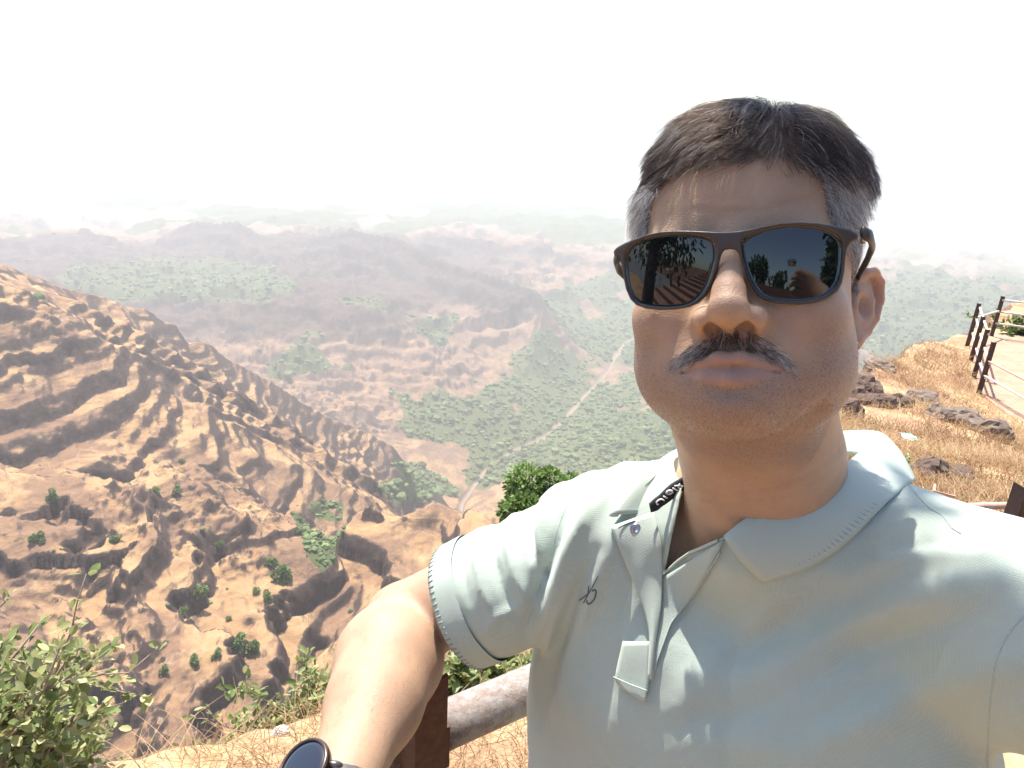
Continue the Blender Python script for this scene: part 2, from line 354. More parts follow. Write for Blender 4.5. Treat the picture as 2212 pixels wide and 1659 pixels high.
def mat_terrain():
    n = NT('hillside'); n.set(Roughness=0.95); n.b.inputs['Specular IOR Level'].default_value = 0.1
    v = n.coord('Object'); sep = n.n('ShaderNodeSeparateXYZ'); n.l(v, sep.inputs[0])
    dist = n.attr('dist'); k = n.n('ShaderNodeVectorMath', operation='SCALE'); n.l(v, k.inputs[0]); n.l(n.math('DIVIDE', 1.0, n.math('MAXIMUM', dist, 0.3)), k.inputs['Scale'])
    big = n.noise(v, 0.012, 5, 0.6); med = n.noise(v, 0.06, 6, 0.65); fine = n.noise(v, 0.45, 7, 0.75); sm = n.noise(v, 3.0, 5, 0.75)
    tan = n.ramp(med, [(0.25, (0.36, 0.205, 0.10)), (0.5, (0.47, 0.29, 0.145)), (0.75, (0.57, 0.375, 0.19))])
    brn = n.ramp(fine, [(0.3, (0.20, 0.115, 0.07)), (0.7, (0.31, 0.19, 0.12))])
    c = n.mix(n.ramp(n.noise(v, 0.028, 5, 0.6, 0.6), [(0.47, 0.0), (0.56, 0.9)]), tan, brn)
    mpb = n.n('ShaderNodeMapping'); mpb.inputs['Scale'].default_value = (0.05, 0.05, 0.75); mpb.inputs['Rotation'].default_value = (0.05, 0.04, 0); n.l(v, mpb.inputs[0])
    band = n.noise(mpb.outputs[0], 1.0, 7, 0.72, 0.4); bsl = n.ramp(n.math('ADD', n.attr('slope'), n.math('MULTIPLY', n.math('SUBTRACT', fine, 0.5), 0.8)), [(0.22, 0.15), (0.6, 1.0)])
    c = n.mix(n.math('MULTIPLY', n.ramp(band, [(0.48, 0.0), (0.56, 0.75)]), bsl), c, (0.15, 0.098, 0.075)); c = n.mix(n.math('MULTIPLY', n.ramp(band, [(0.36, 0.5), (0.44, 0.0)]), bsl), c, (0.62, 0.46, 0.30))
    rockc = n.ramp(fine, [(0.25, (0.045, 0.033, 0.03)), (0.55, (0.10, 0.072, 0.06)), (0.8, (0.2, 0.14, 0.1))])
    sl = n.math('ADD', n.attr('slope'), n.math('MULTIPLY', n.math('SUBTRACT', fine, 0.5), 1.1))
    c = n.mix(n.ramp(sl, [(0.62, 0.0), (1.0, 1.0)]), c, rockc)
    c = n.mix(n.ramp(n.math('MULTIPLY', dist, 0.2), [(0.18, 0.0), (0.27, 0.5)]), c, n.ramp(med, [(0.35, (0.12, 0.08, 0.065)), (0.65, (0.28, 0.175, 0.13))]))
    c = n.mix(n.math('MULTIPLY', n.attr('cliff_shade'), 0.85), c, n.ramp(med, [(0.35, (0.03, 0.025, 0.027)), (0.7, (0.12, 0.082, 0.07))]))  # upper far ridge: shade on its cliffs put into a darker rock colour
    c = n.mix(n.ramp(n.math('MULTIPLY', dist, 0.1), [(0.25, 0.0), (0.36, 0.92)]), c, (0.60, 0.60, 0.53))  # pale dry fields, whitened further with distance to paint in haze fade
    grn = n.ramp(fine, [(0.3, (0.07, 0.10, 0.04)), (0.7, (0.14, 0.175, 0.07))])
    gf = n.math('ADD', n.attr('green'), n.math('MULTIPLY', n.math('SUBTRACT', med, 0.5), 0.5))
    c = n.mix(n.ramp(gf, [(0.25, 0.0), (0.6, 0.92)]), c, grn)
    c = n.mix(n.ramp(n.attr('sand'), [(0.2, 0.0), (0.8, 0.75)]), c, (0.36, 0.29, 0.22))
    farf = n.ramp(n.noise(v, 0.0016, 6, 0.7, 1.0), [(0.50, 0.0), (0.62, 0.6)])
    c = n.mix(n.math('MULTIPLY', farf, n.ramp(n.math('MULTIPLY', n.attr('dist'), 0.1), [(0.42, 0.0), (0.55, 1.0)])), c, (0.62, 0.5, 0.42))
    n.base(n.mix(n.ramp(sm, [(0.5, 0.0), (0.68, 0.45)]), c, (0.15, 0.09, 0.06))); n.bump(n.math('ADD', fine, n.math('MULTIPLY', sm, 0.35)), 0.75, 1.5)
    return n.m
MT = mat_terrain()
Ft = grid_faces(NAZ, NR)
me = mesh_np('hills', VT, Ft, MT, True, dict(green=TG, slope=TSL, sand=TS, cliff_shade=TB, dist=TR/1000.0))
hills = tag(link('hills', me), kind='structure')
hills['label'] = 'dry layered mountain ridges, forested benches and hazy river valley'

# trees of the valley forests: one mass, real crowns
ICO = None
def ico():
    bm = bmesh.new(); bmesh.ops.create_icosphere(bm, subdivisions=1, radius=1.0)
    V = np.array([v.co[:] for v in bm.verts]); F = np.array([[v.index for v in f.verts] for f in bm.faces]); bm.free(); return V, F
IV, IF = ico()
def mat_leaf(name, c0, c1, c2, scale=0.3, trans=0.0, rough=0.6):
    n = NT(name); n.set(Roughness=rough); n.b.inputs['Specular IOR Level'].default_value = 0.25
    a = n.attr('tint'); n.base(n.ramp(a, [(0.0, c0), (0.5, c1), (1.0, c2)]))
    if trans > 0:
        tr = n.n('ShaderNodeBsdfTranslucent'); n.l(n.ramp(a, [(0.0, c1), (1.0, c2)]), tr.inputs[0])
        mx = n.n('ShaderNodeMixShader'); mx.inputs[0].default_value = trans
        n.l(n.b.outputs[0], mx.inputs[1]); n.l(tr.outputs[0], mx.inputs[2]); n.l(mx.outputs[0], n.out.inputs[0])
    return n.m
M_FOREST = mat_leaf('forest_canopy', (0.055, 0.09, 0.035), (0.11, 0.155, 0.06), (0.20, 0.25, 0.10), rough=0.9)
def forest(n):
    wgt = sstep(0.12, 0.85, TG+0.35*fbm(TX/25, TY/25, 3, 99))*(TR < 2700)*(pxs > -60)*(pxs < 2300); cand = np.where(RNG.random(len(TG)) < wgt*0.9)[0]
    cand = cand[(pxs[cand] < 1500) | (pxs[cand] > 1800)]
    wr = np.repeat(np.gradient(np.log(rr)), NAZ)[cand]; idx = RNG.choice(cand, min(n, len(cand)), replace=False, p=wr/wr.sum()); c = VT[idx]
    size = RNG.choice([1.5, 2.2, 3.0, 4.0, 5.6], len(c), p=[.25,.3,.25,.15,.05])*RNG.uniform(0.8, 1.25, len(c))*np.where(TR[idx] < 450, 0.34, 1.0)*(0.8+TR[idx]/3500)
    m = len(c); nv = len(IV)
    jit = 1+RNG.uniform(-0.33, 0.33, (m, nv)); V = IV[None]*jit[..., None]*size[:, None, None]*np.array([1.1, 1.1, 0.85])
    V = V + c[:, None, :] + np.array([0, 0, 1])*size[:, None, None]*0.5
    F = IF[None]+(np.arange(m)*nv)[:, None, None]
    tint = np.repeat(np.clip(RNG.normal(0.62, 0.25, m), 0, 1), nv)
    me = mesh_np('forest', V.reshape(-1, 3), F.reshape(-1, 3), M_FOREST, False, dict(tint=tint))
    o = tag(link('forest', me), kind='stuff'); o['label'] = 'green forest covering the far bench and valley floor'; return o
forest(10000)
print('terrain', time.time()-T0)
# ------------------------------------------------------------------ near ground: the ledge, the grassy promontory, the path
def PZ(px, py, z):
    """world point on the photo ray at height z"""
    d = RM @ np.array([(px-CX)/FPX, -(py-CY)/FPX, -1.0]); return CAMP + d*((z-CAMP[2])/d[2])
GC = [(100,1640,-.03),(300,1600,-.05),(550,1560,-.06),(800,1659,-.02),(1000,1450,-.10),(1100,1420,-.14),(1000,1659,0),(2212,1420,-.25),(2200,1200,-.5),(2040,1060,-.85),(1980,1000,-1.1),(1900,900,-1.55),(1840,830,-1.85),(1950,800,-2.0),
      (1990,755,-2.2),(2060,728,-2.42),(2089,748,-2.46),(2114,851,-2.46),(2212,905,-2.44),(2160,935,-2.1),(2212,1000,-1.5),(2100,960,-1.65),(2050,900,-1.8),(2200,770,-2.46),(2212,735,-2.46),(2141,728,-2.46),(2180,692,-2.42),(2212,652,-2.38),(2330,620,-2.3)]
GPTS = np.array([PZ(a, b, z) for a, b, z in GC] + [(0,-1.5,0),(-4,0,0),(-8,-3,0),(3,-1.5,0),(0,-8,0),(7,-6,0),(12,0,-.6),(20,6,-2.4),(26,14,-2.4)])
def tps_fit(X, z):
    r = np.linalg.norm(X[:, None]-X[None], axis=2); K = np.where(r > 0, r*r*np.log(r+1e-9), 0)+np.eye(len(X))*0.02
    Pm = np.column_stack([np.ones(len(X)), X]); A = np.block([[K, Pm], [Pm.T, np.zeros((3, 3))]]); return np.linalg.solve(A, np.concatenate([z, np.zeros(3)]))
GW = tps_fit(GPTS[:, :2], GPTS[:, 2])
EDGE = np.array([(-14,0.6,0),(-6,0.9,0)] + [PZ(a, b, z) for a, b, z in [(-60,1650,-.03),(120,1625,-.04),(290,1590,-.05),(480,1562,-.05),(640,1500,-.05),(780,1440,-.06),(1000,1398,-.1),(1130,1375,-.12),(1300,1250,-.35),(1520,1040,-.9),(1700,900,-1.5),(1825,812,-1.85),(1900,799,-1.95),(1990,751,-2.2),(2040,731,-2.35),(2092,712,-2.46),(2128,704,-2.5),(2160,676,-2.42),(2212,645,-2.38)]] + [(24,21,0),(40,30,0)])
def ground_z(x, y):
    x = np.asarray(x, float); y = np.asarray(y, float); z = GW[-3]+GW[-2]*x+GW[-1]*y
    for i in range(len(GPTS)):
        r2 = (x-GPTS[i, 0])**2+(y-GPTS[i, 1])**2; z = z+GW[i]*0.5*r2*np.log(r2+1e-12)
    back = sstep(-1.0, -2.2, y); z = z*(1-back)
    d, s, t = polydist(x, y, EDGE[:, :2]); jag = 0.16*fbm(x*1.3, y*1.3, 3, 201); dd = np.where(s > 0, d, -d)+jag*np.clip(np.hypot(x, y)/4, 0.3, 2)
    onpath = sstep(-0.25, 0.1, path_in(x, y))
    z = z+(0.035*fbm(x*3, y*3, 4, 202)+0.09*fbm(x*0.7, y*0.7, 3, 203)*sstep(3, 6, np.hypot(x, y)))*(1-onpath)*(1-back)
    return z - np.where(dd > 0, np.minimum(1.75*dd, 60), 0) - 0.05*sstep(-0.5, 0, dd), dd, onpath
PB = [PZ(a, b, -2.46)[:2] for a, b in [(2092,745),(2099,783),(2106,817),(2116,853),(2150,884),(2212,925)]]
PATHPOLY = [PZ(2141,726,-2.46)[:2]]+PB+[np.array([14.5,5.5]), np.array([28,9]), np.array([30,18]), np.array([16,17.5])]
def path_in(x, y):
    d, _, _ = polydist(x, y, PATHPOLY, True); return np.where(inpoly(x, y, PATHPOLY), d, -d)
gs = 0.10
def near_ground(name, xs, ys):
    X, Y = np.meshgrid(xs, ys); z, dd, op = ground_z(X.ravel(), Y.ravel()); V = np.stack([X.ravel(), Y.ravel(), z], 1); F = grid_faces(len(xs), len(ys))
    ok = dd < 3.2; F = F[ok[F].all(1)]; return V, F, dd, op
GX = np.concatenate([np.arange(-14, -4, .3), np.arange(-4, 4, 0.07), np.arange(4, 14, gs), np.arange(14, 28, .25)]); GY = np.concatenate([np.arange(-2.4, 0.6, 0.15), np.arange(0.6, 4.2, 0.07), np.arange(4.2, 20, gs), np.arange(20, 30, .3)])
VG, FG, DDG, OPG = near_ground('ground', GX, GY)
def mat_ground():
    n = NT('dry_grass_earth'); n.set(Roughness=0.95); n.b.inputs['Specular IOR Level'].default_value = 0.1
    v = n.coord('Object'); med = n.noise(v, 1.3, 6, 0.65); fine = n.noise(v, 14, 6, 0.7); vf = n.noise(v, 60, 4, 0.7)
    c = n.ramp(fine, [(0.25, (0.30, 0.19, 0.10)), (0.5, (0.48, 0.32, 0.18)), (0.75, (0.62, 0.46, 0.28))])
    c = n.mix(n.ramp(med, [(0.46, 0.0), (0.6, 0.85)]), c, (0.30, 0.165, 0.10))
    c = n.mix(n.ramp(vf, [(0.55, 0.0), (0.75, 0.5)]), c, (0.70, 0.60, 0.42))
    c = n.mix(n.ramp(n.attr('slope'), [(0.9, 0.0), (1.5, 0.9)]), c, n.ramp(fine, [(0.3, (0.09, 0.05, 0.035)), (0.7, (0.24, 0.13, 0.09))]))
    n.base(c); n.bump(n.math('ADD', fine, n.math('MULTIPLY', vf, 0.6)), 0.7, 0.02); return n.m
gxx = np.gradient(VG[:, 2].reshape(len(GY), len(GX)), GX, axis=1); gyy = np.gradient(VG[:, 2].reshape(len(GY), len(GX)), GY, axis=0)
gr = tag(link('ground', mesh_np('ground', VG, FG, mat_ground(), True, dict(slope=np.hypot(gxx, gyy).ravel()))), kind='structure')
gr['label'] = 'dry straw coloured ledge and rocky promontory at the cliff edge'
# paved path on the promontory, 4 cm slab with its kerb edge
def slab(name, poly, z, th, mat, inner=0.0):
    bm = bmesh.new(); vs = [bm.verts.new((p[0], p[1], z)) for p in poly]; f = bm.faces.new(vs); r = bmesh.ops.extrude_face_region(bm, geom=[f])
    for v in r['geom']:
        if isinstance(v, bmesh.types.BMVert): v.co.z -= th
    bmesh.ops.recalc_face_normals(bm, faces=bm.faces); me = bpy.data.meshes.new(name); bm.to_mesh(me); bm.free(); me.materials.append(mat); return link(name, me)
def mat_paving():
    n = NT('red_brick_paving'); n.set(Roughness=0.9); v = n.coord('Object'); br = n.n('ShaderNodeTexBrick'); n.l(v, br.inputs['Vector'])
    br.inputs['Scale'].default_value = 2.2; br.inputs['Mortar Size'].default_value = 0.02; br.inputs['Color1'].default_value = (0.40, 0.215, 0.14, 1); br.inputs['Color2'].default_value = (0.45, 0.26, 0.17, 1); br.inputs['Mortar'].default_value = (0.30, 0.17, 0.11, 1)
    c = n.mix(n.ramp(n.noise(v, 2.5, 5), [(0.45, 0.0), (0.65, 0.6)]), br.outputs[0], (0.48, 0.31, 0.20)); n.base(c); n.bump(n.noise(v, 30, 4), 0.4, 0.01); return n.m
tag(slab('path', PATHPOLY, -2.40, 0.12, mat_paving()), kind='structure')['label'] = 'reddish paved path behind the metal fence'
# dry grass, real blades
M_STRAW = NT('dry_grass_blades'); M_STRAW.set(Roughness=0.8); M_STRAW.base(M_STRAW.ramp(M_STRAW.attr('tint'), [(0.0, (0.24, 0.14, 0.07)), (0.4, (0.43, 0.27, 0.14)), (0.75, (0.60, 0.43, 0.24)), (1.0, (0.30, 0.33, 0.12))])); M_STRAW = M_STRAW.m
def grass(name, n, region, hmin, hmax, rad, label, lie=0.6):
    pts = []
    x, y = region(n); z, dd, op = ground_z(x, y); ok = (op < 0.5) & (dd < 0.25); x, y, z = x[ok], y[ok], z[ok]; m = len(x)
    dens = fbm(x*1.1, y*1.1, 3, 211)+RNG.uniform(-0.5, 0.5, m)*0.7 > -0.18; x, y, z = x[dens], y[dens], z[dens]; m = len(x)
    a = RNG.uniform(0, 2*math.pi, m)+fbm(x*2, y*2, 2, 212)*3; h = RNG.uniform(hmin, hmax, m)*(0.7+0.6*np.clip(fbm(x*0.8, y*0.8, 3, 213)+0.4, 0, 1)); l = RNG.uniform(0.2, 1.0, m)*lie
    P3 = np.zeros((m, 4, 3))
    for j, f in enumerate((0, .35, .7, 1)):
        P3[:, j] = np.stack([x+np.cos(a)*h*l*f*(0.6+f), y+np.sin(a)*h*l*f*(0.6+f), z-0.01+h*f*(1-0.45*l*f)], 1)
    hc = bpy.data.hair_curves.new(name); hc.add_curves([4]*m); hc.attributes['position'].data.foreach_set('vector', P3.astype(np.float32).ravel())
    ra = hc.attributes.get('radius') or hc.attributes.new('radius', 'FLOAT', 'POINT'); ra.data.foreach_set('value', np.broadcast_to(np.array([1, .9, .6, .2])*rad, (m, 4)).astype(np.float32).ravel())
    at = hc.attributes.new('tint', 'FLOAT', 'CURVE'); at.data.foreach_set('value', np.where(RNG.random(m) < 0.04, 1.0, np.clip(RNG.normal(0.45, 0.17, m)+0.42*fbm(x*0.9, y*0.9, 3, 214), 0, 0.8)).astype(np.float32)); hc.materials.append(M_STRAW)
    o = tag(link(name, hc), kind='stuff'); o['label'] = label; return o
def reg_near(n):
    x = RNG.uniform(-3.2, 1.2, n); y = RNG.uniform(0.9, 3.0, n); return x, y
def reg_right(n):
    a = RNG.uniform(0.35, 0.86, n); r = 2.6*np.exp(RNG.uniform(0, math.log(18/2.6), n)); return r*np.sin(a), r*np.cos(a)
grass('dry_grass', 26000, reg_near, 0.03, 0.12, 0.0011, 'dry straw grass on the near ledge below the arm', 1.2)
grass('dry_grass', 110000, reg_right, 0.05, 0.19, 0.0024, 'dry brown grass on the promontory slope', 0.9)

# ------------------------------------------------------------------ rocks
def mat_rock(name, c0, c1):
    n = NT(name); n.set(Roughness=0.9); v = n.coord('Object'); f = n.noise(v, 9, 6, 0.7); n.base(n.ramp(f, [(0.3, c0), (0.7, c1)])); n.bump(n.noise(v, 25, 6, 0.7), 0.8, 0.03); return n.m
M_ROCK = mat_rock('dark_laterite', (0.055, 0.034, 0.024), (0.19, 0.12, 0.085)); M_ROCK2 = mat_rock('grey_topped_rock', (0.09, 0.065, 0.05), (0.27, 0.20, 0.15))
M_WROCK = mat_rock('whitewashed_stone', (0.55, 0.50, 0.46), (0.82, 0.80, 0.78))
def rock(px, py, w_px, label, mat, flat=0.6, seed=0, z=None, group=None):
    D0 = None
    for D in np.exp(np.linspace(math.log(1.2), math.log(25), 400)):
        p = P(px, py, D); gz_ = float(ground_z(p[0:1], p[1:2])[0][0])
        if p[2] <= gz_: D0 = D; break
    p = P(px, py, D0 or 8); size = w_px/FPX*(D0 or 8)/2; size *= 1.25 if px > 1800 else 1.0; flat = flat*1.2; bm = bmesh.new(); bmesh.ops.create_icosphere(bm, subdivisions=4, radius=1.0)
    V = np.array([v.co[:] for v in bm.verts]); F = np.array([[v.index for v in f.verts] for f in bm.faces]); bm.free()
    n1 = fbm(V[:, 0]*1.1+seed, V[:, 1]*1.1, 4, 220+seed, z=V[:, 2]*1.1); n2 = fbm(V[:, 0]*4+seed, V[:, 1]*4, 3, 240, z=V[:, 2]*4); V = V*(1+0.42*n1+0.10*n2)[:, None]
    V = np.round(V*2.6+0.35*n1[:, None])/2.6*0.35+V*0.65
    V = V*np.array([1, 0.8, flat])*size; me = mesh_np('rock', V, F, mat, False); o = link('rock', me); o.location = Vector(p+np.array([0, 0.1*size, -0.05*size])); o.rotation_euler = (0, 0, seed*1.3)
    return tag(o, label, 'rock', group)
for i, (a, b, w_, lb, m_, fl_) in enumerate([
    (1862,856,100,'large dark rock nearest the jaw on the grassy slope', M_ROCK, 0.6), (1898,876,60,'dark rock just right of the large one beside the jaw', M_ROCK, 0.7),
    (1944,878,56,'reddish dark rock third from the face along the ledge', M_ROCK, 0.6), (1991,872,62,'grey topped rock above the discarded wrapper', M_ROCK2, 0.7),
    (2035,903,60,'small grey brown rock midway down the slope left of the flat boulder', M_ROCK2, 0.6), (2094,920,92,'wide flat boulder below the corner fence post', M_ROCK2, 0.5),
    (2146,948,76,'pointed boulder lying lowest right of the flat boulder', M_ROCK2, 0.75), (2008,1030,84,'brown rock slab just above the collar', M_ROCK, 0.7),
    (2072,1034,66,'dark rock overhanging above the near rail', M_ROCK, 0.6), (1832,902,56,'dark rock beside the neck above the shirt collar', M_ROCK, 0.9), (1900,790,60,'low brown outcrop at the cliff edge by the ear', M_ROCK2, 0.3)]):
    rock(a, b, w_, lb, m_, fl_, i+1)
rock(1085,1452,62,'white painted stone behind the grey pipe beside the shirt', M_WROCK, 0.8, 31)
rock(605,1585,40,'small white stone in the dry grass left of the forearm', M_WROCK, 0.5, 32)
rock(1068,1560,34,'little white stone under the grey pipe', M_WROCK, 0.5, 33)
def wrapper():
    p = P(1977, 897, 7.6); z = float(ground_z(p[0:1], p[1:2])[0][0]); X, Y = np.meshgrid(np.linspace(-.07, .07, 7), np.linspace(-.11, .11, 9))
    Z = 0.03+0.03*fbm(X.ravel()*30, Y.ravel()*30, 3, 260); V = np.stack([X.ravel(), Y.ravel(), Z], 1); n = NT('torn_plastic'); v = n.coord('Object'); n.base(n.ramp(n.noise(v, 9, 2), [(0.45, (0.8, 0.82, 0.8)), (0.55, (0.12, 0.45, 0.25))], 'CONSTANT')); n.set(Roughness=0.3)
    o = link('wrapper', mesh_np('wrapper', V, grid_faces(7, 9), n.m, False)); o.location = (p[0], p[1], z+0.05); md = o.modifiers.new('t', 'SOLIDIFY'); md.thickness = 0.002; tag(o, 'crumpled green and white plastic wrapper lying in the dry grass', 'litter')
wrapper()

# ------------------------------------------------------------------ railings
def mat_rust(name, a, b, c, sc=30):
    n = NT(name); v = n.coord('Object'); f = n.noise(v, sc, 6, 0.7); f2 = n.noise(v, sc*5, 5, 0.7); col = n.ramp(f, [(0.25, a), (0.5, b), (0.75, c)]); n.base(n.mix(n.ramp(f2, [(0.6, 0.0), (0.7, 0.6)]), col, tuple(x*0.45 for x in a)))
    n.set(Roughness=0.75, Metallic=0.25); n.bump(n.math('ADD', f2, n.math('MULTIPLY', f, 0.7)), 0.7, 0.0016); return n.m
M_RUST = mat_rust('rusty_iron', (0.06, 0.028, 0.018), (0.115, 0.05, 0.03), (0.17, 0.075, 0.04), 90)
M_PAINT = mat_rust('worn_grey_pipe_paint', (0.17, 0.085, 0.05), (0.30, 0.25, 0.22), (0.40, 0.39, 0.38), 70)
M_IRON = mat_rust('dark_brown_post', (0.035, 0.022, 0.018), (0.06, 0.035, 0.028), (0.09, 0.05, 0.04), 8)
M_GALV = mat_rust('whitish_rail_pipe', (0.45, 0.34, 0.27), (0.60, 0.53, 0.46), (0.70, 0.66, 0.60), 12)
M_TANPIPE = mat_rust('pinkish_worn_pipe', (0.40, 0.24, 0.17), (0.52, 0.34, 0.26), (0.62, 0.46, 0.37), 14)
def angle_post(base, top_z, ex, ey, w_, th, mat, parent, origin, cut=0.0, name='post'):
    """L-section post: flanges along ex and ey from the corner at base"""
    b = np.array(base, float); ex = np.array([ex[0], ex[1], 0.0]); ex /= np.linalg.norm(ex); ey = np.array([ey[0], ey[1], 0.0]); ey = ey-ex*(ey@ex); ey /= np.linalg.norm(ey)
    pr = [(0,0),(w_,0),(w_,th),(th,th),(th,w_),(0,w_)]; n = 14; V = []
    for k in range(n+1):
        z = b[2]+(top_z-b[2])*k/n
        for i, (u, v) in enumerate(pr):
            zz = z-(cut*(1-u/w_) if k == n else 0)+(0.0015*math.sin(i*7.3+k) if k == n else 0); V.append(b*[1,1,0]+ex*u+ey*v+np.array([0.0007*math.sin(k*3.1+i), 0.0007*math.cos(k*2.3+i*2), zz]))
    F = [[k*6+i, k*6+(i+1) % 6, (k+1)*6+(i+1) % 6, (k+1)*6+i] for k in range(n) for i in range(6)]; t = n*6
    cap = [[t, t+1, t+2, t+3], [t, t+3, t+4, t+5], [0, 3, 2, 1], [0, 5, 4, 3]]
    me = mesh_np(name, np.array(V)-origin, np.array(F+cap), mat, False); return link(name, me, parent)
def pipe(pts, r, mat, parent, origin, name='rail', seg=20, sub=24):
    pts = resample3(pts, sub); V, F = tube(pts, r, seg); return link(name, mesh_np(name, V-origin, F, mat), parent)
def resample3(pts, n):
    pts = np.array(pts, float); L = np.concatenate([[0], np.cumsum(np.linalg.norm(np.diff(pts, axis=0), axis=1))]); s = np.linspace(0, L[-1], n); return np.stack([np.interp(s, L, pts[:, i]) for i in range(3)], 1)
# railing the man leans on
pa, pb = P(896, 1620, 0.745), P(971, 1620, 0.775); ex = (pb-pa)[:2]; back = np.array([-ex[1], ex[0]])
org = np.array([pa[0], pa[1], 0.0]); rl = empty('rusty_railing', org); tag(rl, 'rusty angle iron post with worn grey pipe rail under the elbow', 'railing')
ztop = P(973, 1457, 0.738)[2]
angle_post((pa[0], pa[1], -0.05), ztop, ex, back, 0.0385, 0.0055, M_RUST, rl, org, 0.012)
c1 = P(972, 1562, 0.86); c2 = PZ(1118, 1499, c1[2]); dr = (c2-c1)/np.linalg.norm(c2-c1)
pipe([c1-dr*0.022, c1+dr*0.75], 0.0285, M_PAINT, rl, org, 'pipe', 28)
pipe([c1-dr*0.030, c1-dr*1.9], 0.0280, mat_rust('rust_eaten_pipe', (0.10, 0.05, 0.035), (0.20, 0.13, 0.10), (0.42, 0.40, 0.38), 60), rl, org, 'pipe', 28)
V, F = box(c1-dr*0.02+np.array([0,0,0]), dr*0.004, np.cross(dr, [0,0,1])*0.031, np.array([0,0,0.031])); link('clamp_plate', mesh_np('clamp_plate', V-org, F, M_RUST, False), rl)
lowz = c1[2]-0.42; pipe([c1-dr*1.9+[0,0,-.42], c1+dr*0.75+[0,0,-.42]], 0.024, M_PAINT, rl, org, 'pipe', 16)
# near railing at the right edge
q1 = PZ(2060, 1095, -0.02); q2 = PZ(2212, 1091, -0.02); dq = (q2-q1)/np.linalg.norm(q2-q1); og = np.array([q1[0], q1[1], -0.6])
r2 = empty('pipe_railing', og); tag(r2, 'low pinkish pipe railing with brown posts just beyond the right shoulder', 'railing')
pipe([q1-dq*0.6, q1+dq*0.42, q1+dq*0.47, q1+dq*2.4], 0.0175, M_TANPIPE, r2, og, 'rail', 16)
pipe([q1+dq*0.155, q1+dq*0.175], 0.0205, M_TANPIPE, r2, og, 'rail_joint', 16, 4)
tz = P(2020, 1057, 2.6)[2]; w0 = PZ(2016, 1060, tz); w1 = PZ(2063, 1072, tz)
angle_post((w0[0], w0[1], -1.0), tz, (w1-w0)[:2], dq[:2]*0+np.array([-(w1-w0)[1], (w1-w0)[0]]), float(np.linalg.norm(w1-w0)), 0.008, M_TANPIPE, r2, og)
tz2 = P(2200, 1057, 2.75)[2]; wq = PZ(2218, 1058, tz2); angle_post((wq[0], wq[1], -1.2), tz2, dq[:2], np.array([-dq[1], dq[0]]), 0.065, 0.008, M_IRON, r2, og)
# far fence round the path
PPX = [((2114,851),(2150,742)), ((2103,817),(2136,716)), ((2096,783),(2125,690)), ((2089,748),(2113,667)), ((2141,728),(2163,647))]
bases = [PZ(a[0], a[1], -2.42) for a, _ in PPX]; of_ = bases[0].copy()
r3 = empty('path_fence', of_); tag(r3, 'brown post and pale pipe fence around the paved path at the right', 'fence')
dl = (bases[3]-bases[0]); dl /= np.linalg.norm(dl); sl_ = np.array([dl[1], -dl[0], 0]); HPOST = 0.93
for i, b in enumerate(bases):
    angle_post(b-sl_*0.035, b[2]+HPOST, sl_[:2], dl[:2], 0.075, 0.008, M_IRON, r3, of_)
def rl_(a, b, za, zb): pipe([a+[0,0,za], b+[0,0,zb]], 0.021, M_GALV, r3, of_, 'rail', 10, 6)
o_ = sl_*0.03-dl*0.01
for i in range(3):
    a, b = bases[i]+o_, bases[i+1]+o_
    if i > 0: rl_(a, b, 0.85, 0.85)
    rl_(a, b, 0.56, 0.60); rl_(a, b, 0.30, 0.30)
rl_(bases[3], bases[4], 0.62, 0.60)
far = bases[4]+(bases[4]-bases[3])*2+sl_*9
for h_ in (0.85, 0.58, 0.32): rl_(bases[4], bases[4]+sl_*7+dl*0.6, h_, h_)
near_e = PZ(2290, 905, -2.0); e1 = PZ(2212, 820, bases[0][2]+0.60); e2 = PZ(2212, 860, bases[0][2]+0.34)
for e, hh in ((e1, 0.60), (e2, 0.34)):
    a = bases[0]+[0, 0, hh]; d_ = (e-a); pipe([a, a+d_*1.0, a+d_*4.5], 0.017, M_TANPIPE if hh > 0.5 else M_GALV, r3, of_, 'rail', 10, 10)
bp = bases[0]+(e1-bases[0]-[0,0,0.6])*3.2; angle_post(bp, bp[2]+HPOST, sl_[:2], dl[:2], 0.075, 0.008, M_IRON, r3, of_)
print('foreground', time.time()-T0)
# ------------------------------------------------------------------ distance-field modelling (centimetres, camera frame)
def ln(v): return np.sqrt((v*v).sum(-1))
def sd_ell(p, c, r):
    q = p-np.array(c, float); r = np.array(r, float); k0 = ln(q/r); k1 = ln(q/(r*r))+1e-9; return k0*(k0-1)/k1
def sd_cap(p, a, b, ra, rb=None):
    a = np.array(a, float); b = np.array(b, float); rb = ra if rb is None else rb
    d = b-a; t = np.clip(((p-a)@d)/(d@d+1e-12), 0, 1); return ln(p-a-t[..., None]*d)-(ra*(1-t)+rb*t)
def sd_chain(p, pts, radii, k=0.5):
    r = None
    for i in range(len(pts)-1):
        s = sd_cap(p, pts[i], pts[i+1], radii[i], radii[i+1]); r = s if r is None else smin(r, s, k)
    return r
def cull(p, c, r, fn, m=3.0):
    """fn near the ball (c, r); a lower bound elsewhere"""
    d = ln(p-np.array(c, float))-r; out = d+m*0.0; near = d < m
    out[near] = fn(p[near]) if near.any() else out[near]; out[~near] = np.maximum(d[~near], m); return out
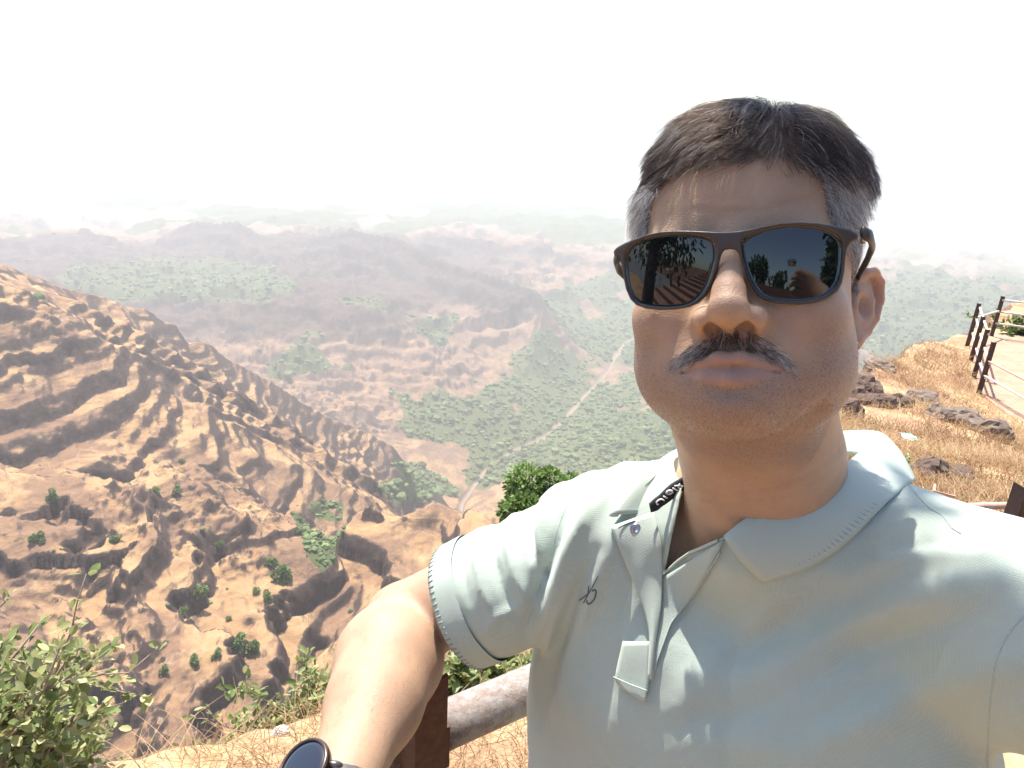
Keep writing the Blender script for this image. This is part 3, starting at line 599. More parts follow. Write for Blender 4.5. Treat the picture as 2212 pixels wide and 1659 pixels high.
def sparse_mesh(f, lo, hi, h, blk=4, slack=1.25):
    """naive surface nets, evaluated only in blocks near the surface"""
    lo = np.array(lo, float); hi = np.array(hi, float); nb = np.ceil((hi-lo)/(h*blk)).astype(int)
    g = np.stack(np.meshgrid(*[np.arange(n) for n in nb], indexing='ij'), -1).reshape(-1, 3)
    def ev(P_):
        out = np.empty(len(P_))
        for i in range(0, len(P_), 400000): out[i:i+400000] = f(P_[i:i+400000])
        return out
    c = lo+(g+0.5)*h*blk; d = ev(c); g = g[np.abs(d) < h*blk*0.87*slack+0.3*h]
    o = np.stack(np.meshgrid(*[np.arange(blk+1)]*3, indexing='ij'), -1).reshape(-1, 3)
    co = (g[:, None]*blk+o[None]); S = ev((lo+co.reshape(-1, 3)*h)).reshape(len(g), blk+1, blk+1, blk+1)
    N = nb*blk+1; ins = S < 0
    cid0 = g*blk
    # cell vertices
    acc = np.zeros((len(g), blk, blk, blk, 3)); cnt = np.zeros((len(g), blk, blk, blk))
    corners = [(i, j, k) for i in (0, 1) for j in (0, 1) for k in (0, 1)]
    def sub(A, c): return A[:, c[0]:c[0]+blk, c[1]:c[1]+blk, c[2]:c[2]+blk]
    for a in corners:
        for ax in range(3):
            if a[ax]: continue
            b = list(a); b[ax] = 1; sa, sb = sub(S, a), sub(S, b); m = (sa < 0) != (sb < 0)
            t = np.where(m, sa/(np.where(m, sa-sb, 1)), 0)
            pt = np.zeros(acc.shape) + np.array(a); pt[..., ax] += t
            acc += pt*m[..., None]; cnt += m
    act = cnt > 0; bi, i, j, k = np.where(act)
    cell = cid0[bi]+np.stack([i, j, k], 1); vpos = lo+(cell+acc[act]/cnt[act][:, None])*h
    def lin(c): return (c[:, 0].astype(np.int64)*(N[1]+4)+c[:, 1])*(N[2]+4)+c[:, 2]
    ids = lin(cell); order = np.argsort(ids); sid = ids[order]; F = []
    for ax in range(3):
        sl0 = [slice(None)]+[slice(0, blk)]*3; sl1 = list(sl0); sl1[ax+1] = slice(1, blk+1)
        a, b = ins[tuple(sl0)], ins[tuple(sl1)]; m = a != b; bi, i, j, k = np.where(m); flip = a[m]
        e = cid0[bi]+np.stack([i, j, k], 1); u, v = [(1, 2), (2, 0), (0, 1)][ax]
        du = np.zeros(3, int); du[u] = 1; dv = np.zeros(3, int); dv[v] = 1
        q = [lin(e), lin(e-du), lin(e-du-dv), lin(e-dv)]; idx = []
        ok = np.ones(len(e), bool)
        for x in q:
            s = np.clip(np.searchsorted(sid, x), 0, len(sid)-1); ok &= sid[s] == x; idx.append(order[s])
        idx = np.stack(idx, 1); idx = np.where(flip[:, None], idx, idx[:, ::-1]); F.append(idx[ok])
    return vpos, np.concatenate(F)
def grad(f, p, e=0.03):
    g = np.stack([f(p+np.eye(3)[i]*e)-f(p-np.eye(3)[i]*e) for i in range(3)], -1)/(2*e); return g
def project(f, V, n=2, e=0.03):
    for _ in range(n):
        d = f(V); g = grad(f, V, e); V = V - (d/(ln(g)**2+1e-6))[:, None]*g*0.95
    return V
def Cm(px, py, D):                                # camera-frame centimetres from pixel and depth (cm)
    return np.array([(px-CX)/FPX*D, -(py-CY)/FPX*D, -D])
def CmW(p): return C2W(np.asarray(p)/100.0)
def proj_cm(p): return p[..., 0]/-p[..., 2]*FPX+CX, -p[..., 1]/-p[..., 2]*FPX+CY

# head pose (head frame: x to picture right, y up, z towards the viewer)
def rotm(ax, ay, az):
    cx, sx, cy_, sy, cz, sz = math.cos(ax), math.sin(ax), math.cos(ay), math.sin(ay), math.cos(az), math.sin(az)
    return np.array([[cz,-sz,0],[sz,cz,0],[0,0,1]]) @ np.array([[cy_,0,sy],[0,1,0],[-sy,0,cy_]]) @ np.array([[1,0,0],[0,cx,-sx],[0,sx,cx]])
HR = rotm(-0.0789, -0.3865, -0.0040); HT = np.array([14.10, 8.38, -45.09])
def h2c(p): return np.asarray(p, float) @ HR.T + HT
def c2h(p): return (np.asarray(p, float)-HT) @ HR
def hpx(px, py, zf):
    """head-frame point on the photo ray (px, py) lying on surface z = zf(x)"""
    d = Cm(px, py, 1.0) @ HR; o = -HT @ HR; t = 45.0
    for _ in range(30):
        p = o+d*t; t = t - (p[2]-zf(p[0], p[1]))/d[2]*0.9
    return o+d*t

MOUTH = [(-3.0,-7.75,-0.15),(-2.2,-7.62,0.75),(-1.2,-7.42,1.5),(-0.5,-7.45,1.8),(0,-7.55,1.85),(0.5,-7.45,1.8),(1.2,-7.42,1.5),(2.2,-7.62,0.75),(3.0,-7.75,-0.15)]
def sd_head(p):
    x, y, z = p[..., 0], p[..., 1], p[..., 2]; ax = np.abs(x); q = np.stack([ax, y, z], -1)
    d = sd_ell(p, (0.3,3.4,-9.0), (7.55,8.7,9.6))
    d = smin(d, sd_ell(p, (0,3.6,-4.2), (6.95,6.6,5.0)), 2.0)                # forehead
    d = smin(d, sd_ell(p, (0.1,-3.4,-5.6), (7.15,7.5,6.1)), 2.0)              # mid face
    d = smin(d, sd_ell(np.stack([ax+np.where(x < 0, 0.42, 0.0), y, z], -1), (3.6,-6.9,-5.4), (3.9,4.1,5.2)), 1.8)             # heavy jaw and jowl
    d = smin(d, sd_ell(p, (0,-9.0,-2.6), (4.0,2.65,3.5)), 1.8)               # chin block
    d = smin(d, sd_ell(p, (0,-9.5,-0.8), (2.3,1.5,1.7)), 1.4)
    d = smin(d, sd_ell(p, (0,-9.3,-6.8), (4.8,2.4,4.4)), 1.6)              # under-chin
    d = smin(d, sd_ell(q, (4.2,-3.6,-2.0), (2.5,2.2,2.1)), 1.6)             # cheek
    d = smin(d, sd_ell(p, (0,-7.2,-1.4), (3.4,2.6,2.45)), 1.5)               # muzzle
    d = smin(d, sd_ell(q, (2.7,1.25,-1.0), (2.6,0.8,1.0)), 1.3)            # brow
    d = smin(d, sd_ell(p, (0,1.3,-0.5), (1.6,0.9,1.0)), 0.9)
    d = smax(d, -sd_ell(q, (3.1,-0.55,1.0), (1.75,1.05,1.5)), 1.0)          # eye socket
    d = smin(d, sd_ell(q, (3.1,-0.5,-1.25), (1.25,1.15,1.25)), 0.25)        # eyeball and lid
    d = smin(d, sd_ell(q, (3.1,-1.75,-0.95), (1.5,0.5,0.8)), 0.6)           # under-eye
    def nose(p):
      x = p[:, 0]; q = np.stack([np.abs(x), p[:, 1], p[:, 2]], -1)
      n = sd_chain(p, [(0,0.9,0.0),(0,-1.2,1.05),(0,-3.0,2.2),(0,-3.95,2.65)], [0.62,0.70,0.92,1.10], 0.5)
      n = smin(n, sd_ell(p, (0,-4.2,2.3), (1.08,0.9,1.15)), 0.6)
      n = smin(n, sd_ell(q, (1.42,-4.5,1.3), (0.92,0.86,1.1)), 0.5)         # wing
      return smin(n, sd_cap(p, (0,-4.6,2.6), (0,-5.25,1.5), 0.42), 0.4)     # columella
    d = smin(d, cull(p, (0,-2.5,1.5), 5.0, nose), 1.15)
    d = smax(d, -sd_cap(q, (2.62,-4.2,1.55), (2.45,-5.2,1.25), 0.12), 0.5)  # wing groove
    d = smax(d, -sd_ell(q, (0.92,-5.28,1.72), (0.60,0.62,0.88)), 0.16)      # nostril
    d = smax(d, -sd_cap(q, (2.6,-5.1,1.3), (3.9,-7.3,0.6), 0.10, 0.2), 0.9) # smile fold
    # lips
    def mouth(p, d):
        up = sd_chain(p, [(-2.75,-7.62,-0.25),(-1.7,-7.18,0.9),(-0.62,-6.88,1.38),(0,-6.98,1.4),(0.62,-6.88,1.38),(1.7,-7.18,0.9),(2.75,-7.62,-0.25)], [0.14,0.30,0.36,0.32,0.36,0.30,0.14], 0.3)
        lo_ = sd_chain(p, [(-2.7,-7.85,-0.25),(-1.5,-8.1,0.8),(0,-8.22,1.12),(1.5,-8.1,0.8),(2.7,-7.85,-0.25)], [0.14,0.40,0.50,0.40,0.14], 0.4)
        d = smin(d, up, 0.34); d = smin(d, lo_, 0.34)
        return smax(d, -sd_chain(p, [(a, b, c+0.02+0.10*abs(a)) for a, b, c in MOUTH], [0.08,0.12,0.13,0.13,0.13,0.13,0.13,0.12,0.08], 0.05), 0.14)
    nm = ln(p-np.array([0,-7.6,1.0])) < 5.0; d[nm] = mouth(p[nm], d[nm])
    d = smax(d, -sd_ell(p, (0,-9.1,2.1), (1.7,0.36,0.9)), 0.5)             # below the lower lip
    d = smax(d, -sd_cap(p, (0,-5.6,2.4), (0,-6.3,2.25), 0.26), 0.3)         # philtrum
    # ears
    for s in (-1, 1):
        def ear_f(pp, s=s):
          e = np.stack([pp[:, 0]*s, pp[:, 1], pp[:, 2]], -1); a = 0.50 if s > 0 else 0.28
          # ear frame: origin at canal, e1 outwards, e2 up, e3 forward (in the plane of the pinna)
          o = np.array([7.35 if s > 0 else 6.6,-1.6,-9.6]); e3 = np.array([-math.sin(a)*1.0, 0, math.cos(a)]); e1 = np.array([math.cos(a), 0, math.sin(a)]); t = math.radians(14)
          e2 = np.array([0, 1, 0])*math.cos(t)-e3*math.sin(t); e3 = e3*math.cos(t)+np.array([0, 1, 0])*math.sin(t)
          L = np.stack([(e-o)@e1, (e-o)@e2, (e-o)@e3], -1)/0.93
          disc = sd_ell(L, (0.30,0.1,-1.35), (0.55,3.05,1.95))
          rim = sd_chain(L, [(0.2,1.5,0.35),(0.75,2.55,-0.5),(0.95,3.0,-1.5),(0.95,2.6,-2.6),(0.85,1.3,-3.15),(0.75,-0.4,-2.9),(0.6,-1.8,-2.1),(0.5,-2.7,-1.2)], [0.30,0.34,0.36,0.36,0.34,0.32,0.34,0.42], 0.2)
          anti = sd_chain(L, [(0.55,1.6,-1.3),(0.7,0.8,-1.9),(0.75,-0.4,-1.95),(0.55,-1.5,-1.4)], [0.24,0.3,0.32,0.3], 0.2)
          lobe = sd_ell(L, (0.35,-2.9,-0.9), (0.42,0.95,0.85)); trag = sd_ell(L, (0.45,-0.4,0.1), (0.35,0.62,0.4))
          root = sd_ell(L, (-0.4,-0.2,-0.6), (0.9,2.3,0.9))
          ear = smin(smin(smin(disc, rim, 0.25), anti, 0.25), lobe, 0.35); ear = smin(smin(ear, trag, 0.2), root, 0.5)
          ear = smax(ear, -sd_ell(L, (1.0,-0.2,-0.75), (0.75,0.95,0.75)), 0.2)
          return ear
        d = smin(d, cull(p, (7.9*s,-1.3,-11), 4.6, ear_f, 1.2), 0.35)
    return d
# body, camera frame cm
SHL, SHR = Cm(1285,1180,71), Cm(2240,1375,50)
ELL, WRL = Cm(872,1345,78), Cm(736,1690,57.5)
ELR, WRR = np.array([50.0,-24.0,-32.0]), np.array([33.0,-7.0,-8.0])
NECK0 = Cm(1655,1150,63.5)
TX_ = SHR-SHL; TX_ /= np.linalg.norm(TX_); TDN = np.array([-0.05,-0.95,-0.24]); TY_ = -(TDN-TX_*(TDN@TX_)); TY_ /= np.linalg.norm(TY_); TZ_ = np.cross(TX_, TY_)
TM = np.stack([TX_, TY_, TZ_], 0)
def c2t(p): return (p-NECK0) @ TM.T
def t2c(p): return np.asarray(p, float) @ TM + NECK0
def sd_torso(p, g=0.0, k=3.0):
    t = c2t(p); a = c2t(SHL), c2t(SHR)
    b = 0.0 if g > 0 else -2.5; d = sd_ell(t, (-4.0,-20,-1.5), (21.5+g,18.5+g,11.0+g)); d = smin(d, sd_ell(t, (-4.2,-40-b*0.8,0.5), (22.0+g+b,24+g+b*2,12.8+g+b)), k+3)
    for s in a:
        d = smin(d, sd_cap(t, (0,-3.5,-3), s*np.array([0.93,1,1])+np.array([0,0.5,0]), 5.6+g, 5.6+g), k)
        d = smin(d, sd_cap(t, (0,3,-2.5), s*0.72+np.array([0,2.6,0]), 4.6+g*0.6, 3.4+g), k)
    d = smin(d, sd_ell(np.stack([np.abs(t[..., 0]), t[..., 1], t[..., 2]], -1), (8.0,-14.0,5.5), (7.5+g,6.5+g,3.4+g)), k+2)
    return d
def hand(p, wr, fwd, up, curl=0.9, s=1.0):
    """hand at wrist wr pointing along fwd, back of the hand facing up"""
    fwd = fwd/np.linalg.norm(fwd); up = up-fwd*(up@fwd); up /= np.linalg.norm(up); sd = np.cross(up, fwd)*s
    L = np.stack([(p-wr)@fwd, (p-wr)@up, (p-wr)@sd], -1)
    d = sd_ell(L, (4.8,0,0), (5.2,1.5,4.1)); d = smin(d, sd_cap(L, (-1,0,0), (2,0,0), 2.6), 1.5)
    for i, (w0, ln_) in enumerate([(-3.0,7.2),(-1.05,8.0),(0.95,7.4),(2.8,5.9)]):
        pts = [np.array([7.2-abs(w0)*0.25, 0.0, w0])]; a = -0.25*curl
        for k, f in enumerate((0.46, 0.30, 0.24)):
            pts.append(pts[-1]+np.array([math.cos(a), math.sin(a), 0.02*w0])*ln_*f); a -= 0.75*curl
        d = smin(d, sd_chain(L, pts, [0.95,0.86,0.78,0.66], 0.25), 0.35)
    d = smin(d, sd_chain(L, [(1.8,-0.5,-2.6),(4.4,-1.3,-4.6),(6.6,-2.0,-4.9),(8.6,-2.6,-4.2)], [1.35,1.15,0.95,0.75], 0.4), 0.6)
    return d
UPC = Ru*0+RM.T@np.array([0,0,1.0])               # world up seen in the camera frame
def sd_arms(p, g=0.0):
    d = sd_chain(p, [SHL, (SHL*0.55+ELL*0.45)+np.array([0,0.3,0.6]), ELL], [5.2+g,4.9+g,4.2+g], 1.5)
    fo = ELL*0.72+WRL*0.28; mid = ELL*0.42+WRL*0.58
    f = sd_chain(p, [ELL, fo+np.array([0.1,0.1,0.6]), mid+np.array([0.3,0.2,0.2]), WRL], [4.1+g,5.1+g,4.2+g,2.9+g], 2.0)
    return d, f
def sd_body(p):
    a = h2c((0,-6.5,-9.5)); d = cull(p, h2c((0,-0.5,-7.0)), 14.5, lambda q: sd_head(c2h(q)))
    nk = sd_chain(p, [a, Cm(1643,990,58.5), Cm(1652,1090,61), NECK0+np.array([0,-2,-3])], [6.4,6.15,6.3,6.0], 1.5)
    d = smin(d, nk, 1.3)
    d = smin(d, cull(p, t2c((0,-25,0)), 42, sd_torso), 2.5)
    ua, fa = sd_arms(p); arm = smin(ua, fa, 1.1)
    d = smin(d, arm, 2.0)
    d = smin(d, cull(p, WRL+np.array([-3,-5,4.0]), 15, lambda q: hand(q, WRL, WRL-ELL+np.array([-6,-4,-6.0]), UPC+np.array([-0.4,0,0.3]), 0.9, 1.0)), 1.2)
    ar = sd_chain(p, [SHR, ELR, ELR*0.6+WRR*0.4, WRR], [5.4,4.4,4.5,2.9], 1.5); d = smin(d, ar, 2.0)
    d = smin(d, cull(p, WRR+np.array([-6,2,5.0]), 14, lambda q: hand(q, WRR, np.array([-12,3.0,11]), np.array([0.9,0.2,0.9]), 0.8, -1.0)), 1.2)
    return d
def mat_skin():
    n = NT('skin'); n.set(Roughness=0.52); n.b.inputs['Specular IOR Level'].default_value = 0.42
    v = n.coord('Object'); big = n.noise(v, 22, 4, 0.6); fine = n.noise(v, 420, 3, 0.6)
    c = n.ramp(big, [(0.3, (0.395, 0.245, 0.155)), (0.7, (0.49, 0.32, 0.21))])
    c = n.mix(n.math('MULTIPLY', n.attr('beard'), 0.65), c, (0.29, 0.20, 0.155))
    c = n.mix(n.math('MULTIPLY', n.attr('lips'), 0.65), c, (0.38, 0.215, 0.18))
    c = n.mix(n.math('MULTIPLY', n.attr('scalp'), 0.75), c, (0.13, 0.09, 0.075))
    c = n.mix(n.math('MULTIPLY', n.attr('red'), 0.25), c, (0.55, 0.22, 0.14))  # redder ears: glow of light through them put into the colour
    c = n.mix(n.ramp(fine, [(0.6, 0.0), (0.75, 0.25)]), c, (0.2, 0.11, 0.08))
    vd = n.n('ShaderNodeTexVoronoi'); vd.inputs['Scale'].default_value = 620; n.l(v, vd.inputs['Vector']); c = n.mix(n.math('MULTIPLY', n.math('MULTIPLY', n.ramp(vd.outputs[0], [(0.18, 1.0), (0.3, 0.0)]), n.attr('beard')), 0.6), c, (0.05, 0.035, 0.03))
    c = n.mix(n.ramp(n.noise(v, 9, 3), [(0.45, 0.0), (0.7, 0.25)]), c, (0.48, 0.25, 0.16))
    n.base(c)
    n.b.inputs['Subsurface Weight'].default_value = 0.3; n.b.inputs['Subsurface Radius'].default_value = (1.0, 0.35, 0.18); n.b.inputs['Subsurface Scale'].default_value = 0.012
    vo = n.n('ShaderNodeTexVoronoi'); vo.inputs['Scale'].default_value = 1100; n.l(v, vo.inputs['Vector'])
    h = n.math('ADD', n.math('MULTIPLY', vo.outputs[0], 0.6), n.noise(v, 180, 4, 0.6)); n.bump(h, 0.5, 0.0008)
    return n.m
M_SKIN = mat_skin()
PERSON = empty('person', CmW(NECK0+np.array([0,-60,-15])))
tag(PERSON, 'man in sunglasses and pale mint polo leaning his elbow on the rusty railing post', 'person')
PL = np.array(PERSON.location)
hs = 0.28
BV, BF = sparse_mesh(sd_body, (-38,-78,-96), (56,24,18), hs)
print('body verts', len(BV), time.time()-T0)
def refine_head(V, F):
    bm = bmesh.new(); vs = [bm.verts.new(v) for v in V]; bm.verts.index_update()
    for f in F: bm.faces.new([vs[i] for i in f])
    hl = c2h(V); bm.edges.index_update()
    sel = (hl[:, 1] < 5.5) & (hl[:, 1] > -11.5) & (hl[:, 2] > -4.5) & (np.abs(hl[:, 0]) < 6.5)
    ed = [e for e in bm.edges if sel[e.verts[0].index] and sel[e.verts[1].index]]
    bmesh.ops.subdivide_edges(bm, edges=ed, cuts=1, use_grid_fill=True)
    V = np.array([v.co[:] for v in bm.verts]); bm.verts.index_update()
    q = [[v.index for v in f.verts] for f in bm.faces]; bm.free()
    return V, [np.array([f for f in q if len(f) == n]) for n in (3, 4, 5, 6, 7, 8) if any(len(f) == n for f in q)]
# thin the parts nobody sees: keep all of it, but only the face gets finer
BV, BFs = refine_head(BV, BF)
_fz = np.abs(c2h(BV)).max(1) < 13; BV[_fz] = project(sd_body, BV[_fz], 1)
# creases: neck rings, forehead lines
def crease_disp(V):
    px, py = proj_cm(V); d = np.zeros(len(V)); hl = c2h(V)
    fr = np.exp(-0.0)
    for pts, amp, wd in [([(1500,1062),(1580,1068),(1680,1052),(1760,1018),(1812,975)], 0.10, 6.0), ([(1520,1085),(1600,1090),(1700,1068),(1790,1022)], 0.07, 5.0), ([(1478,938),(1500,948),(1530,957),(1585,963),(1645,957),(1695,937),(1735,912),(1775,880)], 0.30, 12.0), ([(1497,930),(1529,941),(1585,946),(1643,941),(1692,920),(1725,900)], -0.10, 10.0),
                         ([(1500,452),(1560,458),(1620,455),(1700,440),(1760,430)], 0.035, 9.0), ([(1470,425),(1560,432),(1640,428)], 0.02, 9.0)]:
        dd, s, t = polydist(px, py, pts); d -= amp*np.exp(-(dd/wd)**2)-amp*0.15*np.exp(-((dd-wd*2.2)/(wd*1.4))**2)
    return d*((V[:, 2] > -66) & (V[:, 2] < -35))
g = grad(sd_body, BV); g /= ln(g)[:, None]+1e-9
ul = c2h(BV)
# fine vertical creases on the lips
lipm = np.exp(-((ul[:, 1]+7.6)/0.95)**4)*(np.abs(ul[:, 0]) < 2.9)*(ul[:, 2] > -0.2)
BV = BV + g*(crease_disp(BV) + lipm*0.012*np.sin(ul[:, 0]*17+fbm(ul[:, 0]*3, ul[:, 1]*2, 2, 4)*3))[:, None]
ul = c2h(BV); x, y, z = ul.T
bx = np.abs(x)
lips_up = np.minimum.reduce([np.interp(x, [-3,-1.7,-0.62,0,0.62,1.7,3], [-7.7,-7.05,-6.62,-6.74,-6.62,-7.05,-7.7])-y, y-np.interp(x, [-3,-1.5,0,1.5,3], [-7.8,-8.42,-8.66,-8.42,-7.8])])
A_lips = sstep(-0.12, 0.1, lips_up)*(z > -0.6)*(bx < 3.1)
A_beard = sstep(-6.0, -8.2, y+0.25*bx*0)*sstep(-14.5, -12.5, y)*(z > -9.5)*(1-A_lips)
A_beard = np.maximum(A_beard, sstep(4.2, 5.6, bx)*sstep(-3.0, -6.5, y)*sstep(-14.5, -12.5, y)*(z > -9.5)*(1-A_lips))
def hairline(x, z):  # height of the hairline over the face, head frame
    return np.interp(np.abs(x), [0, 2.5, 4.5, 5.3, 5.9, 7.4], [5.5, 5.7, 5.2, 4.0, 1.0, 0.0])
A_scalp = sstep(-0.3, 0.5, np.where(z > -6.5, y-hairline(x, z), np.where(z > -9.3, np.interp(z, [-9.3, -6.5], [-2.2, 0.3])*-1*0+y+np.interp(z, [-9.3, -6.5], [1.5, -1.0]), y+5.5)))*(bx < 7.9)*(y > -6.5)
A_red = sstep(7.6, 8.3, bx)*(y > -5.5)*(y < 3)*(z < -8)
mb = mesh_np('body', CmW(BV)-PL, BFs, M_SKIN, True, dict(lips=A_lips, beard=A_beard, scalp=A_scalp, red=A_red))
body = link('body', mb, PERSON)
print('body done', time.time()-T0, sum(len(f) for f in BFs))
from mathutils.bvhtree import BVHTree
BODY_BVH = BVHTree.FromPolygons([tuple(v) for v in BV], [tuple(int(i) for i in f) for Fq in BFs for f in Fq])
# ------------------------------------------------------------------ hair
FACEV = BV[:]; _nd = grad(sd_body, FACEV[np.abs(c2h(FACEV)+np.array([0,0,7])).max(1) < 14]); _m = np.abs(c2h(FACEV)+np.array([0,0,7])).max(1) < 14
HV = c2h(FACEV[_m]); HN = _nd @ HR; HN /= ln(HN)[:, None]+1e-9; HSC = A_scalp[_m]; HBE = A_beard[_m]; HPX, HPY = proj_cm(FACEV[_m])
def mat_hair(name, dark, grey, rough=0.38):
    n = NT(name); n.set(Roughness=rough); n.b.inputs['Specular IOR Level'].default_value = 0.4
    col = n.ramp(n.attr('tint'), [(0.0, dark), (0.45, tuple(c*2.3 for c in dark)), (0.6, grey), (1.0, (0.82, 0.80, 0.77))]); n.base(col)
    hb = n.n('ShaderNodeBsdfHairPrincipled'); hb.inputs['Roughness'].default_value = 0.32; gm = n.n('ShaderNodeGamma'); gm.inputs[1].default_value = 1.9; n.l(col, gm.inputs[0]); n.l(gm.outputs[0], hb.inputs['Color']); mx = n.n('ShaderNodeMixShader'); mx.inputs[0].default_value = 0.35
    n.l(n.b.outputs[0], mx.inputs[1]); n.l(hb.outputs[0], mx.inputs[2]); n.l(mx.outputs[0], n.out.inputs[0]); return n.m
M_HAIR = mat_hair('dark_and_grey_hair', (0.040, 0.023, 0.014), (0.45, 0.42, 0.39))
def strands(name, pts, rad, tint, parent, mat, label=None):
    """pts (n, k, 3) in camera-frame cm"""
    n, k = pts.shape[:2]; hc = bpy.data.hair_curves.new(name); hc.add_curves([k]*n)
    w_ = (CmW(pts.reshape(-1, 3))-PL).astype(np.float32); hc.points.foreach_set('position', w_.ravel()) if hasattr(hc.points, 'foreach_set') else None
    hc.attributes['position'].data.foreach_set('vector', w_.ravel())
    ra = hc.attributes.get('radius') or hc.attributes.new('radius', 'FLOAT', 'POINT')
    taper = np.linspace(1, 0.35, k)[None]*np.asarray(rad).reshape(-1, 1)/100.0; ra.data.foreach_set('value', np.broadcast_to(taper, (n, k)).astype(np.float32).ravel())
    at = hc.attributes.new('tint', 'FLOAT', 'CURVE'); at.data.foreach_set('value', np.asarray(tint, np.float32))
    hc.materials.append(mat); o = link(name, hc, parent)
    if label: o['label'] = label
    return o
def roots(w, n):
    i = RNG.choice(len(HV), n, p=w/w.sum()); t = RNG.normal(0, 0.13, (n, 3)); nn = HN[i]; t -= (t*nn).sum(1)[:, None]*nn; return HV[i]+t, nn
def unit(v): return v/(np.sqrt((v*v).sum(-1, keepdims=True))+1e-9)
def tang(v, n): return unit(v-(v*n).sum(1)[:, None]*n)
def skull(p): return smin(sd_ell(p, (0.3,3.4,-9.0), (7.55,8.7,9.6)), sd_ell(p, (0,3.6,-4.2), (6.95,6.6,5.0)), 2.0)
def grow(r, nn, dirs, length, lift, k=6, droop=0.0, curl=None):
    n = len(r); out = np.zeros((n, k, 3)); out[:, 0] = r-nn*0.08; p = r.copy(); step = (length/(k-1))[:, None]
    for j in range(1, k):
        f = j/(k-1); d = unit(dirs+nn*(lift[:, None]*(1-f)**1.3)+np.array([0, -1, 0])*droop*f*f+(curl*f if curl is not None else 0))
        p = p+d*step; s = skull(p); push = np.clip(0.15+0.25*f-s, 0, 2); p = p+push[:, None]*unit(p-np.array([0,2.5,-8.0])); out[:, j] = p
        dirs = tang(dirs, unit(p-np.array([0,2.5,-8.5])))
    return out
# long dark top hair, combed from the crown to both sides
top = (HV[:, 0] > -6.5)*HSC*sstep(-0.1, 0.6, HV[:, 1]-np.interp(np.abs(HV[:, 0]), [0, 4, 6, 7.2, 8], [4.6, 4.8, 5.4, 6.6, 7.2]))
NT_ = 26000
r, nn = roots(top+1e-9, NT_)
cw = np.array([1.8, 11.0, -6.0]); rd = r-cw; fwd = np.array([0, -0.15, 1.0])
flow = tang(rd*np.array([1.0, 0.6, 0.6])+fwd*0.9+np.array([1, 0, 0])*np.where(r[:, 0] > 2.4, 4.2, -6.5)[:, None]*sstep(0, 2.0, np.abs(r[:, 0]-2.4))[:, None], nn)
clump = np.stack([fbm(r[:, 0]*0.9, r[:, 2]*0.9+r[:, 1]*0.5, 3, 90+i) for i in range(3)], 1)
flow = tang(flow+clump*0.55+RNG.normal(0, 0.10, flow.shape), nn)
front = sstep(-3.5, 0.5, r[:, 2])
L_ = RNG.uniform(2.9, 4.7, NT_)*(1-0.52*front)*(1-0.6*sstep(3.0, 6.2, -r[:, 0]))*(1-0.30*sstep(6.0, 7.5, r[:, 0]))
lift = RNG.uniform(0.55, 1.1, NT_)*(1-0.05*front)*(1-0.75*sstep(1.0, 5.5, -r[:, 0]))
pt = grow(r, nn, flow, L_, lift, 7, 0.16, clump*0.3)
ti = np.clip(RNG.beta(1.6, 5, NT_)*0.55, 0, 0.44); ti = np.where(RNG.random(NT_) < 0.045+0.35*sstep(5.3, 7.5, np.abs(r[:, 0])), RNG.uniform(0.5, 0.85, NT_), ti)
gi = RNG.choice(NT_, 620, replace=False); gr_ = r[gi]; near_ = np.empty(NT_, int)
for i in range(0, NT_, 2000): near_[i:i+2000] = np.argmin(((r[i:i+2000, None]-gr_[None])**2).sum(-1), 1)
cf = (np.linspace(0, 1, 7)**1.3)[None, :, None]*RNG.uniform(0.35, 0.85, (NT_, 1, 1)); gpt = pt[gi][near_]; off = (pt[:, :1]-gpt[:, :1])*0.25
pt = pt*(1-cf)+(gpt+off)*cf; ti = np.clip(ti+0.10*(RNG.random(620)[near_]-0.4), 0, 0.9)
fly = RNG.random(NT_) < 0.05; pt[fly] += (RNG.normal(0, 0.35, (fly.sum(), 1, 3))+np.array([0, 0.3, 0]))*(np.linspace(0, 1, 7)**2)[None, :, None]
strands('hair', h2c(pt), RNG.uniform(0.006, 0.013, NT_), ti, PERSON, M_HAIR, 'dark hair swept over the crown')
def lock(pts, n, spread, off, seed):
    rg = np.random.default_rng(seed); q = np.array([np.append(on_body(a, b, o_), 0) for a, b, o_ in pts])[:, :3]; q = smooth3(resample_n(q, 8)); out = []
    for i in range(n):
        d0 = rg.normal(0, spread, 3); f = np.linspace(0, 1, 8)[:, None]; t0 = rg.uniform(0, 0.25); qq = q+d0*(1-0.55*f)+rg.normal(0, 0.05, 3)*f; k = np.clip(np.linspace(t0*7, 7*rg.uniform(0.75, 1), 8), 0, 7); out.append(np.stack([np.interp(k, np.arange(8), qq[:, j]) for j in range(3)], 1))
    return np.array(out)
def smooth3(a):
    a = a.copy(); a[1:-1] = (a[:-2]+2*a[1:-1]+a[2:])/4; return a
def on_body(px, py, off):
    d = Cm(px, py, 1.0); d /= np.linalg.norm(d); h = BODY_BVH.ray_cast(Vector((0,0,0)), Vector(d)); return (np.array(h[0]) if h[0] else d*50)-d*off
# fine hair on the forearm
_ua, _fa = sd_arms(BV); _am = (_fa < 0.25) & (_ua > 0.2) & (BV[:, 2] < -50)
_ai = np.random.default_rng(8).choice(np.where(_am)[0], 1500); _an = grad(sd_body, BV[_ai]); _an = unit(_an); _ad = unit(WRL-ELL+np.random.default_rng(9).normal(0, 7, (1500, 3))); _ad = unit(_ad-(_ad*_an).sum(1)[:, None]*_an)
_al = np.random.default_rng(10).uniform(0.4, 1.0, (1500, 1)); _ap = np.stack([BV[_ai]+(_ad*f+_an*0.30*math.sin(1.6*f))*_al*f**0.9 for f in (0.0, 0.35, 0.7, 1.0)], 1)
strands('arm_hair', _ap, np.full(1500, 0.0035), np.full(1500, 0.25), PERSON, M_HAIR)
